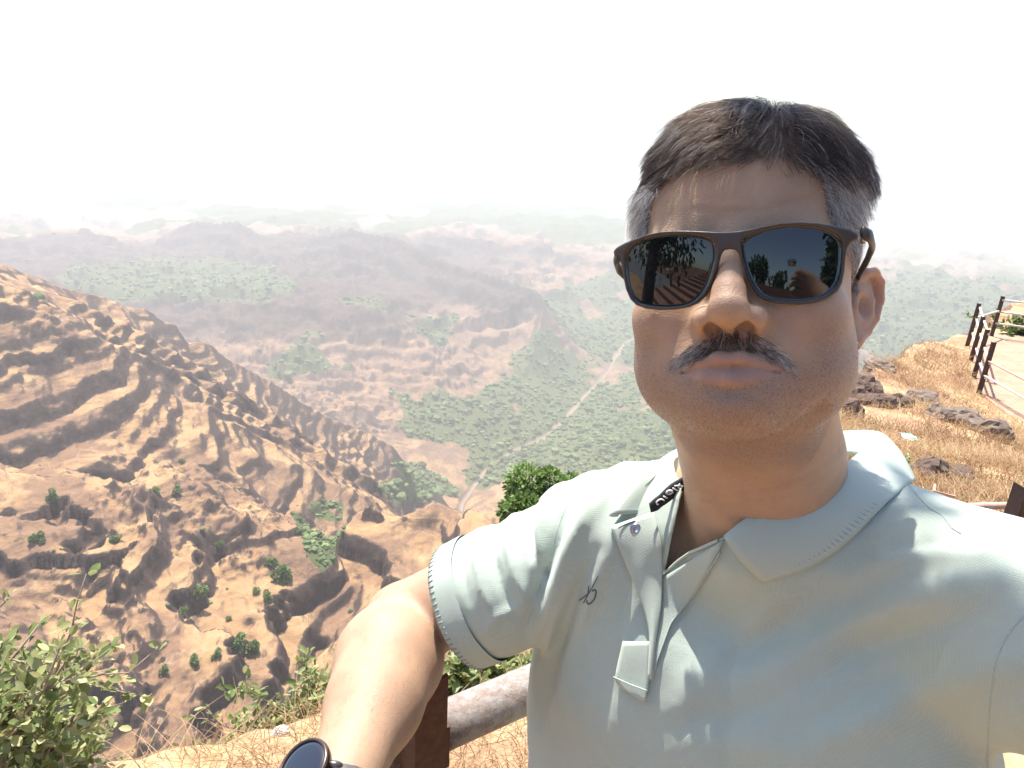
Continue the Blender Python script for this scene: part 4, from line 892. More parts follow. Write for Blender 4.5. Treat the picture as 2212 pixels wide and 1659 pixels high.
# short grey sides
side = HSC*sstep(0.3, -0.4, HV[:, 1]-np.interp(np.abs(HV[:, 0]), [0, 4, 6, 7.2, 8], [4.9, 5.1, 5.8, 7.0, 7.6]))+0.25*sstep(4.6, 5.6, np.abs(HV[:, 0]))*(HV[:, 1] > 1.0)*(HV[:, 1] < 6.0)*(HV[:, 2] < -1.2)*(HV[:, 2] > -7)*sstep(-0.8, 0.6, np.abs(HV[:, 0])-5.4)
NS_ = 20000
r, nn = roots(side+1e-9, NS_)
flow = tang(np.array([0, -0.9, -0.55])+RNG.normal(0, 0.35, r.shape), nn)
pt = grow(r, nn, flow, RNG.uniform(0.8, 1.7, NS_)*np.clip(0.6+0.09*r[:, 1], 0.45, 1.1), RNG.uniform(0.9, 1.9, NS_), 4, 0.1)
ti = np.where(RNG.random(NS_) < 0.68, RNG.uniform(0.55, 1.0, NS_), RNG.uniform(0.1, 0.45, NS_))
strands('hair', h2c(pt), RNG.uniform(0.005, 0.008, NS_), ti, PERSON, M_HAIR, 'short silver grey hair above the ears')
# moustache
MP = [(1553,702),(1580,714),(1605,702),(1640,722),(1680,746),(1702,768),(1710,784),(1694,788),(1660,770),(1622,754),(1600,750),(1580,754),(1560,752),(1530,762),(1490,782),(1455,790),(1450,778),(1475,755),(1510,736),(1540,712)]
mw = inpoly(HPX, HPY-5, MP)*(HV[:, 2] > -1.0)
NM_ = 2500; r, nn = roots(mw+1e-12, NM_); sx = r[:, 0]-0.15
flow = tang(np.stack([np.clip(sx*0.75, -1.6, 1.6), np.full(NM_, -1.0), np.zeros(NM_)], 1)+RNG.normal(0, 0.30, r.shape), nn)
pt = np.zeros((NM_, 4, 3)); p = r.copy(); pt[:, 0] = r-nn*0.05; lm = RNG.uniform(0.35, 0.8, NM_)/3; 
for j in range(1, 4): p = p+unit(flow+nn*(0.42-0.16*j))*lm[:, None]; pt[:, j] = p
gp = np.clip(0.12+0.52*sstep(0.9, 3.0, np.abs(sx)), 0, 1); ti = np.where(RNG.random(NM_) < gp, RNG.uniform(0.6, 1.0, NM_), RNG.uniform(0.0, 0.4, NM_))
strands('moustache', h2c(pt), RNG.uniform(0.006, 0.0095, NM_), ti, PERSON, M_HAIR)
# stubble
NB_ = 9000; r, nn = roots(HBE*(HV[:, 2] > -9)+1e-12, NB_)
flow = tang(np.array([0, -1.0, 0.1])+RNG.normal(0, 0.4, r.shape), nn); a = unit(flow+nn*0.9)*RNG.uniform(0.06, 0.15, NB_)[:, None]
pt = np.stack([r-nn*0.02, r+a], 1); ti = np.where(RNG.random(NB_) < 0.6, RNG.uniform(0.65, 1.0, NB_), RNG.uniform(0.0, 0.4, NB_))
strands('stubble', h2c(pt), RNG.uniform(0.0035, 0.006, NB_), ti, PERSON, M_HAIR)

# ------------------------------------------------------------------ sunglasses (worn, a thing of their own)
def c7(pts): return [((2400+a/2.011)*0.54, (850+b/2.011)*0.54) for a, b in pts]
zfg = lambda x, y=0.0: 1.95-0.037*x*x+0.27*(y+0.9)
def to_h(pts): return np.array([hpx(a, b, zfg)[:2] for a, b in c7(pts)])
LL = to_h([(212,430),(215,330),(260,265),(350,215),(480,182),(620,175),(760,185),(860,205),(910,235),(930,290),(925,380),(900,480),(870,570),(820,650),(760,710),(690,745),(560,760),(440,755),(330,735),(270,690),(235,610),(218,520)])
LR = to_h([(1145,240),(1160,215),(1230,175),(1340,135),(1460,112),(1600,108),(1730,120),(1840,150),(1910,190),(1940,250),(1940,340),(1932,450),(1915,540),(1880,610),(1820,660),(1720,700),(1600,712),(1480,712),(1380,700),(1310,670),(1260,620),(1220,550),(1180,450),(1155,340)])
FO = to_h([(105,310),(112,355),(150,385),(172,430),(185,520),(205,620),(240,700),(290,750),(370,778),(480,790),(600,785),(720,765),(800,730),(860,670),(910,580),(950,470),(970,380),(985,330),(1005,305),(1045,297),(1090,305),(1115,340),(1140,420),(1175,510),(1220,610),(1270,680),(1340,720),(1450,738),(1600,745),(1740,730),(1840,695),(1920,640),(1955,570),(1975,470),(1985,360),(2000,290),(2030,245),(2075,225),(2080,175),(2020,130),(1900,105),(1750,80),(1600,72),(1450,82),(1300,108),(1200,130),(1100,145),(1020,150),(920,150),(780,143),(640,140),(500,148),(380,172),(270,210),(190,245),(130,280)])
def spoly(x, y, poly):
    d, _, _ = polydist(x, y, poly, True); return np.where(inpoly(x, y, poly), -d, d)
def sd_frame(p):
    x, y, z = p.T; o = spoly(x, y, FO); hl = np.minimum(spoly(x, y, LL), spoly(x, y, LR))
    d2 = np.maximum(o, -hl); dz = np.abs(z-zfg(x, y)+0.05)-0.20
    return smax(d2+0.03, dz, 0.22)
FVc, FFc = sparse_mesh(sd_frame, (-9.2,-4.6,-2.6), (9.2,2.6,2.4), 0.075)
M_FRAME = simple('matte_brown_frame', (0.052, 0.040, 0.035), 0.42, 0, 0.12, 30, 0.08, 900, 0.0003)
gl = empty('sunglasses', CmW(h2c((0, 0, 1.9)))); GL = np.array(gl.location)
tag(gl, 'matte brown sunglasses with dark mirror lenses worn on the face', 'sunglasses')
def part_h(name, V, F, mat, parent, smooth=True, loc=None):
    me = mesh_np(name, CmW(h2c(V))-(GL if loc is None else loc), F, mat, smooth); return link(name, me, parent)
part_h('frame', FVc, FFc, M_FRAME, gl)
def lens(poly, zo):
    n = 48; c = poly.mean(0); P2 = np.vstack([poly, poly[:1]]); L = np.concatenate([[0], np.cumsum(np.linalg.norm(np.diff(P2, axis=0), axis=1))])
    s = np.linspace(0, L[-1], n, endpoint=False); ring = np.stack([np.interp(s, L, P2[:, i]) for i in (0, 1)], 1)
    V = []
    for f in np.linspace(0.02, 1.03, 12): q = c+(ring-c)*f; V.append(np.column_stack([q, zfg(q[:, 0], q[:, 1])+zo-0.018*((q[:, 1]-c[1])**2)]))
    V = np.concatenate(V); F = grid_faces(n, 12, True); V2 = V-np.array([0, 0, 0.16]); m = len(V)
    rim = np.arange(n); e = 11*n
    return np.vstack([V, V2, [[c[0], c[1], zfg(c[0], c[1])+zo]]]), [F, F[:, ::-1]+m, np.stack([np.full(n, 2*m), (rim+1) % n, rim], 1), np.stack([e+rim, e+m+rim, e+m+(rim+1) % n, e+(rim+1) % n], 1), np.stack([rim, (rim+1) % n, m+(rim+1) % n, m+rim], 1)]
nl = NT('dark_mirror_lens'); nl.base((0.006, 0.008, 0.010)); nl.set(Roughness=0.02, IOR=1.62); nl.b.inputs['Specular IOR Level'].default_value = 0.5; M_LENS = nl.m
for pl in (LL, LR):
    V, F = lens(pl, 0.02); part_h('lens', V, F, M_LENS, gl)
for s in (-1, 1):
    pts = np.array([(7.45*s,0.85,0.30),(7.95*s,0.82,-0.7),(8.25*s,0.7,-2.6),(8.2*s,0.62,-6.0),(8.0*s,0.5,-8.8),(7.9*s,0.1,-10.3),(7.9*s,-1.4,-11.6)]); pts[:, 1] -= 0.15
    if s < 0: pts[:, 1] -= 0.45; pts[:, 0] += 0.2
    V, F = tube(pts, [0.28,0.34,0.32,0.28,0.25,0.22,0.2], 12); c = np.repeat(pts, 12, 0); c = np.vstack([c, pts[0], pts[-1]])
    V = c+(V-c)*np.array([0.55, 1.35, 1.0]); t_ = part_h('temple', V, F, M_FRAME, gl)
    hp = np.array([7.55*s, 0.45, -0.55]); V, F = box(hp, (0.14,0,0), (0,0.16,0), (0,0,0.3)); part_h('hinge', V, F, simple('hinge_metal_%d' % (s+1), (0.35, 0.3, 0.25), 0.3, 1.0), gl)
print('head parts', time.time()-T0)
# ------------------------------------------------------------------ polo shirt
def mat_pique():
    n = NT('mint_pique_cotton'); n.set(Roughness=0.85); n.b.inputs['Specular IOR Level'].default_value = 0.2
    n.b.inputs['Sheen Weight'].default_value = 0.25; n.b.inputs['Sheen Roughness'].default_value = 0.5
    v = n.coord('Object'); c = n.ramp(n.noise(v, 7, 4), [(0.3, (0.465, 0.53, 0.445)), (0.7, (0.515, 0.575, 0.49))])
    vo = n.n('ShaderNodeTexVoronoi'); vo.inputs['Scale'].default_value = 900; vo.inputs['Randomness'].default_value = 0.25; n.l(v, vo.inputs['Vector'])
    c = n.mix(n.ramp(vo.outputs[0], [(0.28, 0.0), (0.55, 0.22)]), c, (0.24, 0.31, 0.29)); n.base(c)
    n.bump(n.math('ADD', vo.outputs[0], n.math('MULTIPLY', n.noise(v, 240, 3), 0.7)), 0.35, 0.0009)
    return n.m
def mat_rib():
    n = NT('ribbed_collar_knit'); n.set(Roughness=0.85); n.b.inputs['Specular IOR Level'].default_value = 0.2
    a = n.attr('rib'); s_ = n.math('SINE', n.math('MULTIPLY', a, 2*math.pi)); c = n.ramp(n.math('ADD', n.math('MULTIPLY', s_, 0.5), 0.5), [(0.1, (0.43, 0.495, 0.43)), (0.6, (0.475, 0.54, 0.475))])
    n.base(c); n.bump(s_, 0.15, 0.0002); return n.m
M_PIQUE = mat_pique(); M_RIB = mat_rib()
M_SEAM = simple('seam_thread', (0.40, 0.48, 0.45), 0.8, 0, 0.2, 900)
M_STITCH = simple('darker_welt_thread', (0.27, 0.34, 0.31), 0.85)
M_INNER = simple('inner_jersey', (0.40, 0.46, 0.43), 0.85, 0, 0.1, 300)
def sd_shirt(p):
    d = cull(p, t2c((0,-25,0)), 44, lambda q: sd_torso(q, 1.0, 4.5))
    mid = SHL*0.5+ELL*0.5
    sl = sd_chain(p, [SHL+np.array([0.5,0.3,0.3]), mid+np.array([0.4,-0.1,1.0]), SHL*0.33+ELL*0.67+np.array([0.6,-0.2,1.0])], [6.3,6.2,6.0], 1.5)
    d = smin(d, sl, 2.2)
    sr_ = sd_chain(p, [SHR, ELR], [7.2,6.6]); d = smin(d, sr_, 3.0)
    nk = sd_chain(p, [Cm(1645,1010,60), Cm(1652,1125,61.5), NECK0+np.array([0,-2,-2])], [5.0,7.6,7.8], 1.5); return smin(d, nk, 3.0)
# folds drawn where the cloth shows them: (line in the picture, height cm, half width px)
FOLDS = [([(2212,1235),(2080,1262),(1950,1300),(1820,1352),(1700,1420),(1560,1478)], 0.85, 38), ([(2120,1330),(2000,1360),(1860,1410),(1760,1470)], -0.65, 34),
         ([(2200,1180),(2100,1200),(1990,1195),(1900,1215),(1800,1262)], 0.5, 24), ([(2090,1150),(2010,1180),(1920,1190)], -0.4, 16),
         ([(2212,1420),(2100,1455),(1960,1500),(1800,1580)], 0.6, 44), ([(1990,1430),(1850,1500),(1700,1600)], -0.45, 36),
         ([(1240,1060),(1215,1120),(1190,1200),(1160,1290),(1135,1370)], -0.72, 15), ([(1275,1060),(1255,1130),(1225,1200),(1190,1290),(1155,1370)], 0.9, 17),
         ([(1215,1045),(1180,1090),(1165,1150),(1160,1220)], 0.75, 12), ([(1165,1095),(1150,1150),(1155,1200),(1175,1250)], -0.6, 9),
         ([(1110,1115),(1100,1180),(1112,1240),(1145,1310)], 0.55, 12), ([(1075,1130),(1062,1200),(1080,1260),(1110,1330)], -0.5, 10), ([(1040,1150),(1030,1210),(1040,1270),(1065,1330)], 0.45, 10),
         ([(1010,1175),(1000,1240),(1012,1300)], -0.3, 8), ([(1130,1310),(1080,1330),(1050,1360)], 0.3, 12),
         ([(1330,1150),(1290,1240),(1250,1340),(1215,1450),(1180,1659)], 0.55, 20), ([(1290,1190),(1240,1300),(1200,1420),(1165,1560)], -0.6, 16),
         ([(1250,1210),(1200,1330),(1165,1450),(1140,1600)], 0.5, 16), ([(1370,1250),(1345,1340),(1320,1430),(1300,1560)], -0.35, 16), ([(1395,1180),(1370,1280),(1345,1360)], 0.25, 14),
         ([(1290,1000),(1330,1040),(1340,1080)], -0.35, 14), ([(1380,985),(1350,1010),(1310,1060),(1270,1130)], 0.45, 16),
         ([(1700,1290),(1620,1350),(1540,1430),(1470,1520)], 0.4, 30), ([(1780,1270),(1700,1330),(1640,1400)], -0.3, 28), ([(1480,1560),(1620,1540),(1760,1480)], -0.3, 30), ([(1500,1600),(1700,1610),(1900,1560)], 0.35, 40)]
def fold_disp(V):
    px, py = proj_cm(V); d = np.zeros(len(V)); ok = (V[:, 2] > -84)*(V[:, 2] < -25)
    for pts, amp, wd in FOLDS:
        pts = np.array(pts, float); dd, s, t = polydist(px, py, pts); n = len(pts)-1
        d += amp*(1.15 if pts[:, 0].max() < 1300 else 0.8)*np.exp(-(dd/wd)**2)*np.clip(np.sin(np.pi*np.clip((t+0.25)/(n+0.5), 0, 1)), 0, 1)**0.6
    t = c2t(V); d += 0.18*fbm(V[:, 0]/5, V[:, 1]/5, 3, 301, z=V[:, 2]/5)+0.07*fbm(V[:, 0]/1.6, V[:, 1]/2.2, 3, 302, z=V[:, 2]/2)
    return d*ok
SV, SF = sparse_mesh(sd_shirt, (-22,-90,-100), (56,-2,-20), 0.33)
sg = grad(sd_shirt, SV, 0.1); sg /= ln(sg)[:, None]+1e-9
facing = (sg*unit(-SV)).sum(1) > -0.2
SV2 = SV + sg*(fold_disp(SV)*facing)[:, None]
spx, spy = proj_cm(SV2)
# openings: sleeve hems, waist, neck and the open placket
hemc = Cm(985,1300,73.0); hemn = (ELL-SHL)/np.linalg.norm(ELL-SHL)
L_arm = (SV-hemc)@hemn; near_arm = sd_chain(SV, [SHL, ELL], [9.5, 9.5]) < 0
cut = near_arm & (L_arm > 0) & (c2t(SV)[:, 0] < -15)
hemnr = (ELR-SHR)/np.linalg.norm(ELR-SHR); cut |= ((SV-(SHR*0.35+ELR*0.65))@hemnr > 0) & (SV[:, 0] > 38)
cut |= c2t(SV)[:, 1] < -52
VOPEN = [(1470,940),(1478,1031),(1470,1065),(1454,1143),(1446,1182),(1439,1219),(1429,1248),(1439,1234),(1465,1210),(1491,1192),(1512,1184),(1551,1166),(1572,1156),(1608,1130),(1704,1085),(1804,1032),(1870,985),(1890,950),(1819,900)]
ntop = sd_cap(SV, Cm(1645,900,57), NECK0+np.array([0,4.5,-3.5]), 8.0, 6.6) < 0
cut |= ntop
cut |= inpoly(spx, spy, VOPEN) & (sg[:, 2] > -0.2) & (SV[:, 2] > -72)
keep = ~cut[SF].any(1)
def tidy_edges(V, F, keep):
    Fk = F[keep]; e = np.sort(np.concatenate([Fk[:, [0,1]], Fk[:, [1,2]], Fk[:, [2,3]], Fk[:, [3,0]]]), 1); u, c = np.unique(e, axis=0, return_counts=True); be = u[c == 1]
    V = V.copy(); bv = np.unique(be)
    for _ in range(14):
        acc = np.zeros_like(V); n = np.zeros(len(V))
        for a, b in ((0, 1), (1, 0)): np.add.at(acc, be[:, a], V[be[:, b]]); np.add.at(n, be[:, a], 1)
        ok = bv[n[bv] == 2]; V[ok] = 0.5*V[ok]+0.5*acc[ok]/n[ok, None]
    px, py = proj_cm(V[bv]); d, _, _ = polydist(px, py, VOPEN[1:14]); m = (d < 14) & (V[bv][:, 2] > -72)
    for i in bv[m]:
        a, b = proj_cm(V[i]); best = None
        for k in range(1, 13):
            p, q = np.array(VOPEN[k], float), np.array(VOPEN[k+1], float); t = np.clip(np.dot([a, b]-p, q-p)/np.dot(q-p, q-p), 0, 1); w_ = p+(q-p)*t; dd = np.hypot(*(w_-[a, b]))
            if best is None or dd < best[0]: best = (dd, w_)
        V[i] = Cm(best[1][0], best[1][1], -V[i][2])
    return V
SV2F = SV2.copy(); SV2 = tidy_edges(SV2, SF, keep)
def mesh_shell(name, V, F, mat, parent, thick, attrs=None, origin=None, mat2=None):
    me = mesh_np(name, CmW(V)-(PL if origin is None else origin), F, mat, True, attrs)
    o = link(name, me, parent); md = o.modifiers.new('thickness', 'SOLIDIFY'); md.thickness = thick/100; md.offset = -1
    if mat2: me.materials.append(mat2); md.material_offset = 1
    return o
shirt = mesh_shell('polo_shirt', SV2, SF[keep], M_PIQUE, PERSON, 0.14, mat2=M_INNER)
SHIRT_BVH = BVHTree.FromPolygons([tuple(v) for v in SV2F], [tuple(int(i) for i in f) for f in SF])
def on(px, py, off=0.25, bvh=None, fallback=62.0):
    """cm point where the photo ray meets the shirt, lifted off it by off"""
    d = Cm(px, py, 1.0); d /= np.linalg.norm(d); hit = (bvh or SHIRT_BVH).ray_cast(Vector((0,0,0)), Vector(d))
    if hit[0] is None: return d*fallback
    return np.array(hit[0])-d*off
def resample(pts, n):
    pts = np.array(pts, float); L = np.concatenate([[0], np.cumsum(np.linalg.norm(np.diff(pts, axis=0), axis=1))]); s = np.linspace(0, L[-1], n)
    return np.stack([np.interp(s, L, pts[:, i]) for i in range(pts.shape[1])], 1)
def smooth_line(P_, it=2):
    P_ = P_.copy()
    for _ in range(it): P_[1:-1] = 0.25*P_[:-2]+0.5*P_[1:-1]+0.25*P_[2:]
    return P_
def patch(name, A, B, nu, nv, off, mat, parent, thick=0.12, bulge=0.0, offs=None, smooth=3, attrs_fn=None, mat2=None):
    """cloth panel between two picture lines A and B lying on the shirt"""
    a = resample(A, nu); b = resample(B, nu); G = np.zeros((nv, nu, 3))
    for j in range(nv):
        f = j/(nv-1); q = a*(1-f)+b*f
        for i in range(nu):
            o_ = off if offs is None else offs(i/(nu-1), f)
            G[j, i] = on(q[i, 0], q[i, 1], o_+bulge*math.sin(math.pi*f))
    for _ in range(smooth):
        for k in (0, -1):
            G[k, 1:-1] = 0.25*G[k, :-2]+0.5*G[k, 1:-1]+0.25*G[k, 2:]; G[1:-1, k] = 0.25*G[:-2, k]+0.5*G[1:-1, k]+0.25*G[2:, k]
        H = G.copy(); H[1:-1, 1:-1] = 0.2*(G[1:-1, 1:-1]+G[:-2, 1:-1]+G[2:, 1:-1]+G[1:-1, :-2]+G[1:-1, 2:]); G = H
    V = G.reshape(-1, 3); F = grid_faces(nu, nv)[:, ::-1]
    return mesh_shell(name, V, F, mat, parent, thick, attrs_fn(nu, nv) if attrs_fn else None, mat2=mat2), G
def cord(name, pts, r, mat, parent, off=0.15, n=40, raw=False, nseg=6):
    q = resample(pts, n); P3 = np.array([on(a, b, off) for a, b in q]) if not raw else q
    V, F = tube(smooth_line(P3, 2), r, nseg); me = mesh_np(name, CmW(V)-PL, F, mat); return link(name, me, parent)
# right-hand placket (under) and left flap (turned over)
patch('placket', [(1428,1250),(1426,1309),(1416,1387),(1400,1500)], [(1566,1164),(1551,1196),(1504,1278),(1449,1345),(1434,1387),(1404,1468)], 26, 8, 0.22, M_PIQUE, shirt, 0.12)
fl, G1 = patch('placket_flap', [(1319,1137),(1340,1188),(1375,1270),(1398,1330),(1407,1375),(1403,1465)], [(1412,1105),(1430,1168),(1431,1240),(1428,1309),(1412,1387),(1404,1468)], 34, 12, 0.55, M_PIQUE, shirt, 0.16, 0.25)
patch('placket_end', [(1346,1385),(1325,1478),(1389,1514)], [(1406,1385),(1404,1468),(1394,1514)], 14, 8, 0.38, M_PIQUE, shirt, 0.08)
cord('seam', [(1325,1462),(1360,1478),(1398,1492)], 0.06, M_SEAM, shirt, 0.62, 14)
cord('seam', [(1556,1192),(1504,1278),(1449,1345),(1434,1387),(1404,1470)], 0.07, M_SEAM, shirt, 0.30)
cord('placket_edge', [(1429,1250),(1439,1235),(1465,1211),(1491,1193),(1512,1185),(1551,1167)], 0.13, M_PIQUE, shirt, 0.2)
cord('buttonhole_thread', [(1336,1141),(1350,1133),(1372,1125)], 0.05, simple('dark_thread', (0.03,0.035,0.05), 0.8), shirt, 0.95, 10)
cord('seam', [(1326,1135),(1346,1186),(1381,1268),(1403,1328),(1411,1373)], 0.06, M_SEAM, shirt, 0.66)
# collar: fold line and hems in the picture plus the part that wraps behind the neck
def D3(l): return np.array([Cm(*q) for q in l])
foldR = D3([(1567,1160,54.5),(1608,1126,54.2),(1655,1098,54.2),(1704,1074,54.8),(1755,1048,55.8),(1804,1020,57.2),(1838,998,58.6),(1868,972,60.5),(1893,948,63.0),(1900,938,66.0),(1870,934,69.5),(1819,936,72.5),(1700,950,75.5),(1580,962,75),(1500,970,72),(1466,976,68.5),(1440,996,66.5),(1410,1024,65),(1378,1056,64),(1352,1085,63.3),(1333,1112,62.8)])
hemR = np.vstack([np.array([on(a, b, 0.5) for a, b in [(1651,1257),(1690,1246),(1727,1233),(1765,1216),(1799,1195),(1850,1152),(1895,1104),(1932,1072),(1964,1044)]]), D3([(1975,1040,66),(1960,1020,71),(1900,985,76),(1780,985,80),(1600,990,80),(1500,1000,76),(1452,1004,71.5)]), np.array([on(a, b, 0.35) for a, b in [(1424,1018),(1398,1046),(1370,1076),(1350,1098),(1334,1116)]])])
baseR = D3([(1600,1165,56.5),(1640,1135,57),(1700,1100,58),(1760,1072,59),(1810,1045,60.5),(1850,1020,62.5),(1870,1000,65),(1865,985,68),(1830,980,71),(1760,985,73.5),(1660,995,74.5),(1560,1000,74),(1500,1010,71),(1480,1030,67.5),(1462,1050,65.8),(1440,1075,64.8),(1420,1098,64.2),(1406,1108,63.8)])
NU = 110; fo_, he_, ba_ = [smooth_line(resample(q, NU), 3) for q in (foldR, hemR, baseR)]
cen = Cm(1650,1060,64)
rows = []
inner = []
for f in np.linspace(0, 1, 7): inner.append(ba_*(1-f)+fo_*f)
outer = []
for f in np.linspace(0, 1, 12):
    q = fo_*(1-f)+he_*f; o_ = unit(q-cen)*(0.55*math.sin(math.pi*min(1, f*1.15+0.08)))[:, None] if False else unit(q-cen)*(0.6*math.sin(math.pi*(0.12+0.88*f)) ); outer.append(q+o_)
G = np.array(inner[:-1]+[fo_+unit(fo_-cen)*0.12]+outer[1:])
nv = len(G); L = np.concatenate([[0], np.cumsum(np.linalg.norm(np.diff(fo_, axis=0), axis=1))])
collar = mesh_shell('collar', G.reshape(-1, 3), grid_faces(NU, nv), M_RIB, shirt, 0.22, dict(rib=np.tile(L/0.17, nv)))
# hem welt of the collar: short overcast stitches as raised bars
def stitches(name, line, width, step, r, parent, mat, lift=0.12):
    Ls = np.concatenate([[0], np.cumsum(np.linalg.norm(np.diff(line[0], axis=0), axis=1))]); n = int(Ls[-1]/step); parts = []
    for i in range(n):
        s = (i+0.5)*step; a = np.array([np.interp(s, Ls, line[0][:, k]) for k in range(3)]); b = np.array([np.interp(s, Ls, line[1][:, k]) for k in range(3)])
        d = (b-a); L_ = np.linalg.norm(d); b = a+d/L_*width; up = -a/np.linalg.norm(a); parts.append(tube([a+up*lift, (a+b)/2+up*(lift+0.04), b+up*lift], r, 5))
    V, F = join(parts); me = mesh_np(name, CmW(V)-PL, F, mat); return link(name, me, parent)
h0 = G[-1][:52]; h1 = G[-3][:52]
stitches('edge_stitching', (h0+(h1-h0)*0.12, h1), 0.85, 0.42, 0.075, collar, M_STITCH, 0.16)['kind'] = 'stuff'
# dark neck tape with its woven lettering
z1 = lambda l: [((2560+x/8.295)*0.54, (1880+y/8.295)*0.54) for x, y in l]
z2 = lambda l: [((2280+x/9.216)*0.54, (2270+y/9.216)*0.54) for x, y in l]
tapeA, tapeB = z1([(1470,200),(1300,290),(1050,440),(850,610),(640,820),(480,940),(300,1110)]), z1([(1530,640),(1380,710),(1100,960),(900,1110),(740,1210),(600,1340),(370,1420)])
bi = lambda q, k: np.array([Cm(a, b, np.interp(a, [1400,1440,1480,1500], [61.9,62.2,62.8,63.3])-k) for a, b in q])
M_TAPE = simple('black_neck_tape', (0.012, 0.013, 0.016), 0.7, 0, 0.3, 400)
def tape(A, B, k):
    a, b = resample(A, 20), resample(B, 20); G_ = np.array([bi(a*(1-f)+b*f, k+0.1*math.sin(math.pi*f)) for f in np.linspace(0, 1, 5)]); return G_
TG_ = tape(tapeA, tapeB, 0.7)
tp = mesh_shell('neck_tape', TG_.reshape(-1, 3), grid_faces(20, 5), M_TAPE, collar, 0.06)
def lettering(name, text, pos, right, up, size, mat, parent, thick=0.02, origin=None, shear=0.0):
    cu = bpy.data.curves.new(name, 'FONT'); cu.body = text; cu.size = 1.0; cu.extrude = 0.02; cu.align_x = 'CENTER'; cu.align_y = 'CENTER'; cu.offset = 0.012; cu.shear = shear
    tmp = bpy.data.objects.new('t', cu); COL.objects.link(tmp); dg = bpy.context.evaluated_depsgraph_get(); m2 = bpy.data.meshes.new_from_object(tmp.evaluated_get(dg))
    bpy.data.objects.remove(tmp); V = np.empty(len(m2.vertices)*3); m2.vertices.foreach_get('co', V); V = V.reshape(-1, 3)
    right = right/np.linalg.norm(right); nn_ = np.cross(right, up); nn_ /= np.linalg.norm(nn_); up = np.cross(nn_, right)
    W = pos+size*(V[:, :1]*right+V[:, 1:2]*up)+nn_*V[:, 2:3]*thick/0.02
    m2.vertices.foreach_set('co', (CmW(W)-PL).astype(np.float32).ravel()); m2.materials.clear(); m2.materials.append(mat); m2.name = name
    return link(name, m2, parent)
M_WHITE = simple('white_thread', (0.75, 0.75, 0.76), 0.8)
M_PRINT = simple('grey_print', (0.10, 0.115, 0.125), 0.6)
for st in ([[(1300,465),(1345,520),(1425,555)],[(1150,530),(1250,525),(1345,515)],[(1280,605),(1275,560),(1300,525)]], [[(1090,600),(1240,675)]],
           [[(920,805),(860,790),(870,725),(930,685),(1000,668),(1115,710),(1080,762),(940,812)],[(890,745),(1010,705),(1055,722)]], [[(775,870),(905,930)]], [[(815,1012),(690,965),(605,1008),(545,1068),(552,1125),(615,1145)]]):
    V, F = join([tube(bi(resample(z1(q), 8), 0.86), 0.075, 5) for q in st]); link('letter', mesh_np('letter', CmW(V)-PL, F, M_WHITE), tp)
# snap button and chest logo
sb = on(1374,1143,0.85); nb = unit((-sb)[None])[0]; sx_ = np.cross(np.array([0,1.0,0]), nb); sx_ /= np.linalg.norm(sx_); sy_ = np.cross(nb, sx_)
prof = [(0.0,-0.05),(0.16,-0.05),(0.19,0.10),(0.25,0.15),(0.42,0.12),(0.55,0.04),(0.58,-0.1)]
V = np.array([sb+nb*z_+r_*(math.cos(t)*sx_+math.sin(t)*sy_) for r_, z_ in prof for t in np.linspace(0, 2*math.pi, 28, endpoint=False)])
me = mesh_np('snap_button', CmW(V)-PL, grid_faces(28, len(prof), True), simple('snap_metal', (0.42, 0.36, 0.38), 0.25, 1.0)); link('snap_button', me, shirt)
V, F = tube([sb+nb*(-0.06), sb+nb*0.02], 0.17, 16); link('snap_socket', mesh_np('snap_socket', CmW(V)-PL, F, simple('dark_socket', (0.01,0.01,0.012), 0.5)), shirt)
def stroke(pts, w_, name='logo'):
    P3 = [on(a, b, 0.05) for a, b in resample(pts, 22)]; V, F = tube(smooth_line(np.array(P3), 3), w_, 6); return V, F
# chest mark: a long slanting stroke, a small x-like k and a c
sp_ = [stroke(z2([(1030,320),(760,830),(500,1310)]), 0.055), stroke(z2([(690,690),(670,980)]), 0.06), stroke(z2([(670,980),(345,1215)]), 0.06),
       stroke(z2([(830,880),(855,825),(920,795),(970,860),(955,980),(900,1170),(840,1260),(740,1345),(670,1380),(620,1320),(618,1225)]), 0.07)]
V, F = join(sp_); logo = link('logo', mesh_np('logo', CmW(V)-PL, F, M_PRINT), shirt)
# seams: shoulder, armhole, sleeve band
cord('shoulder_seam', [(1964,1048),(1985,1075),(2010,1100),(2035,1112),(2055,1140),(2075,1152)], 0.05, M_SEAM, shirt, 0.02)
cord('armhole_seam', [(2210,1330),(2170,1380),(2148,1440),(2138,1520),(2134,1600),(2134,1680)], 0.05, M_SEAM, shirt, 0.0)
cord('armhole_seam', [(1262,1022),(1232,1070),(1205,1140),(1185,1210),(1160,1290),(1140,1350)], 0.045, M_SEAM, shirt, 0.0)
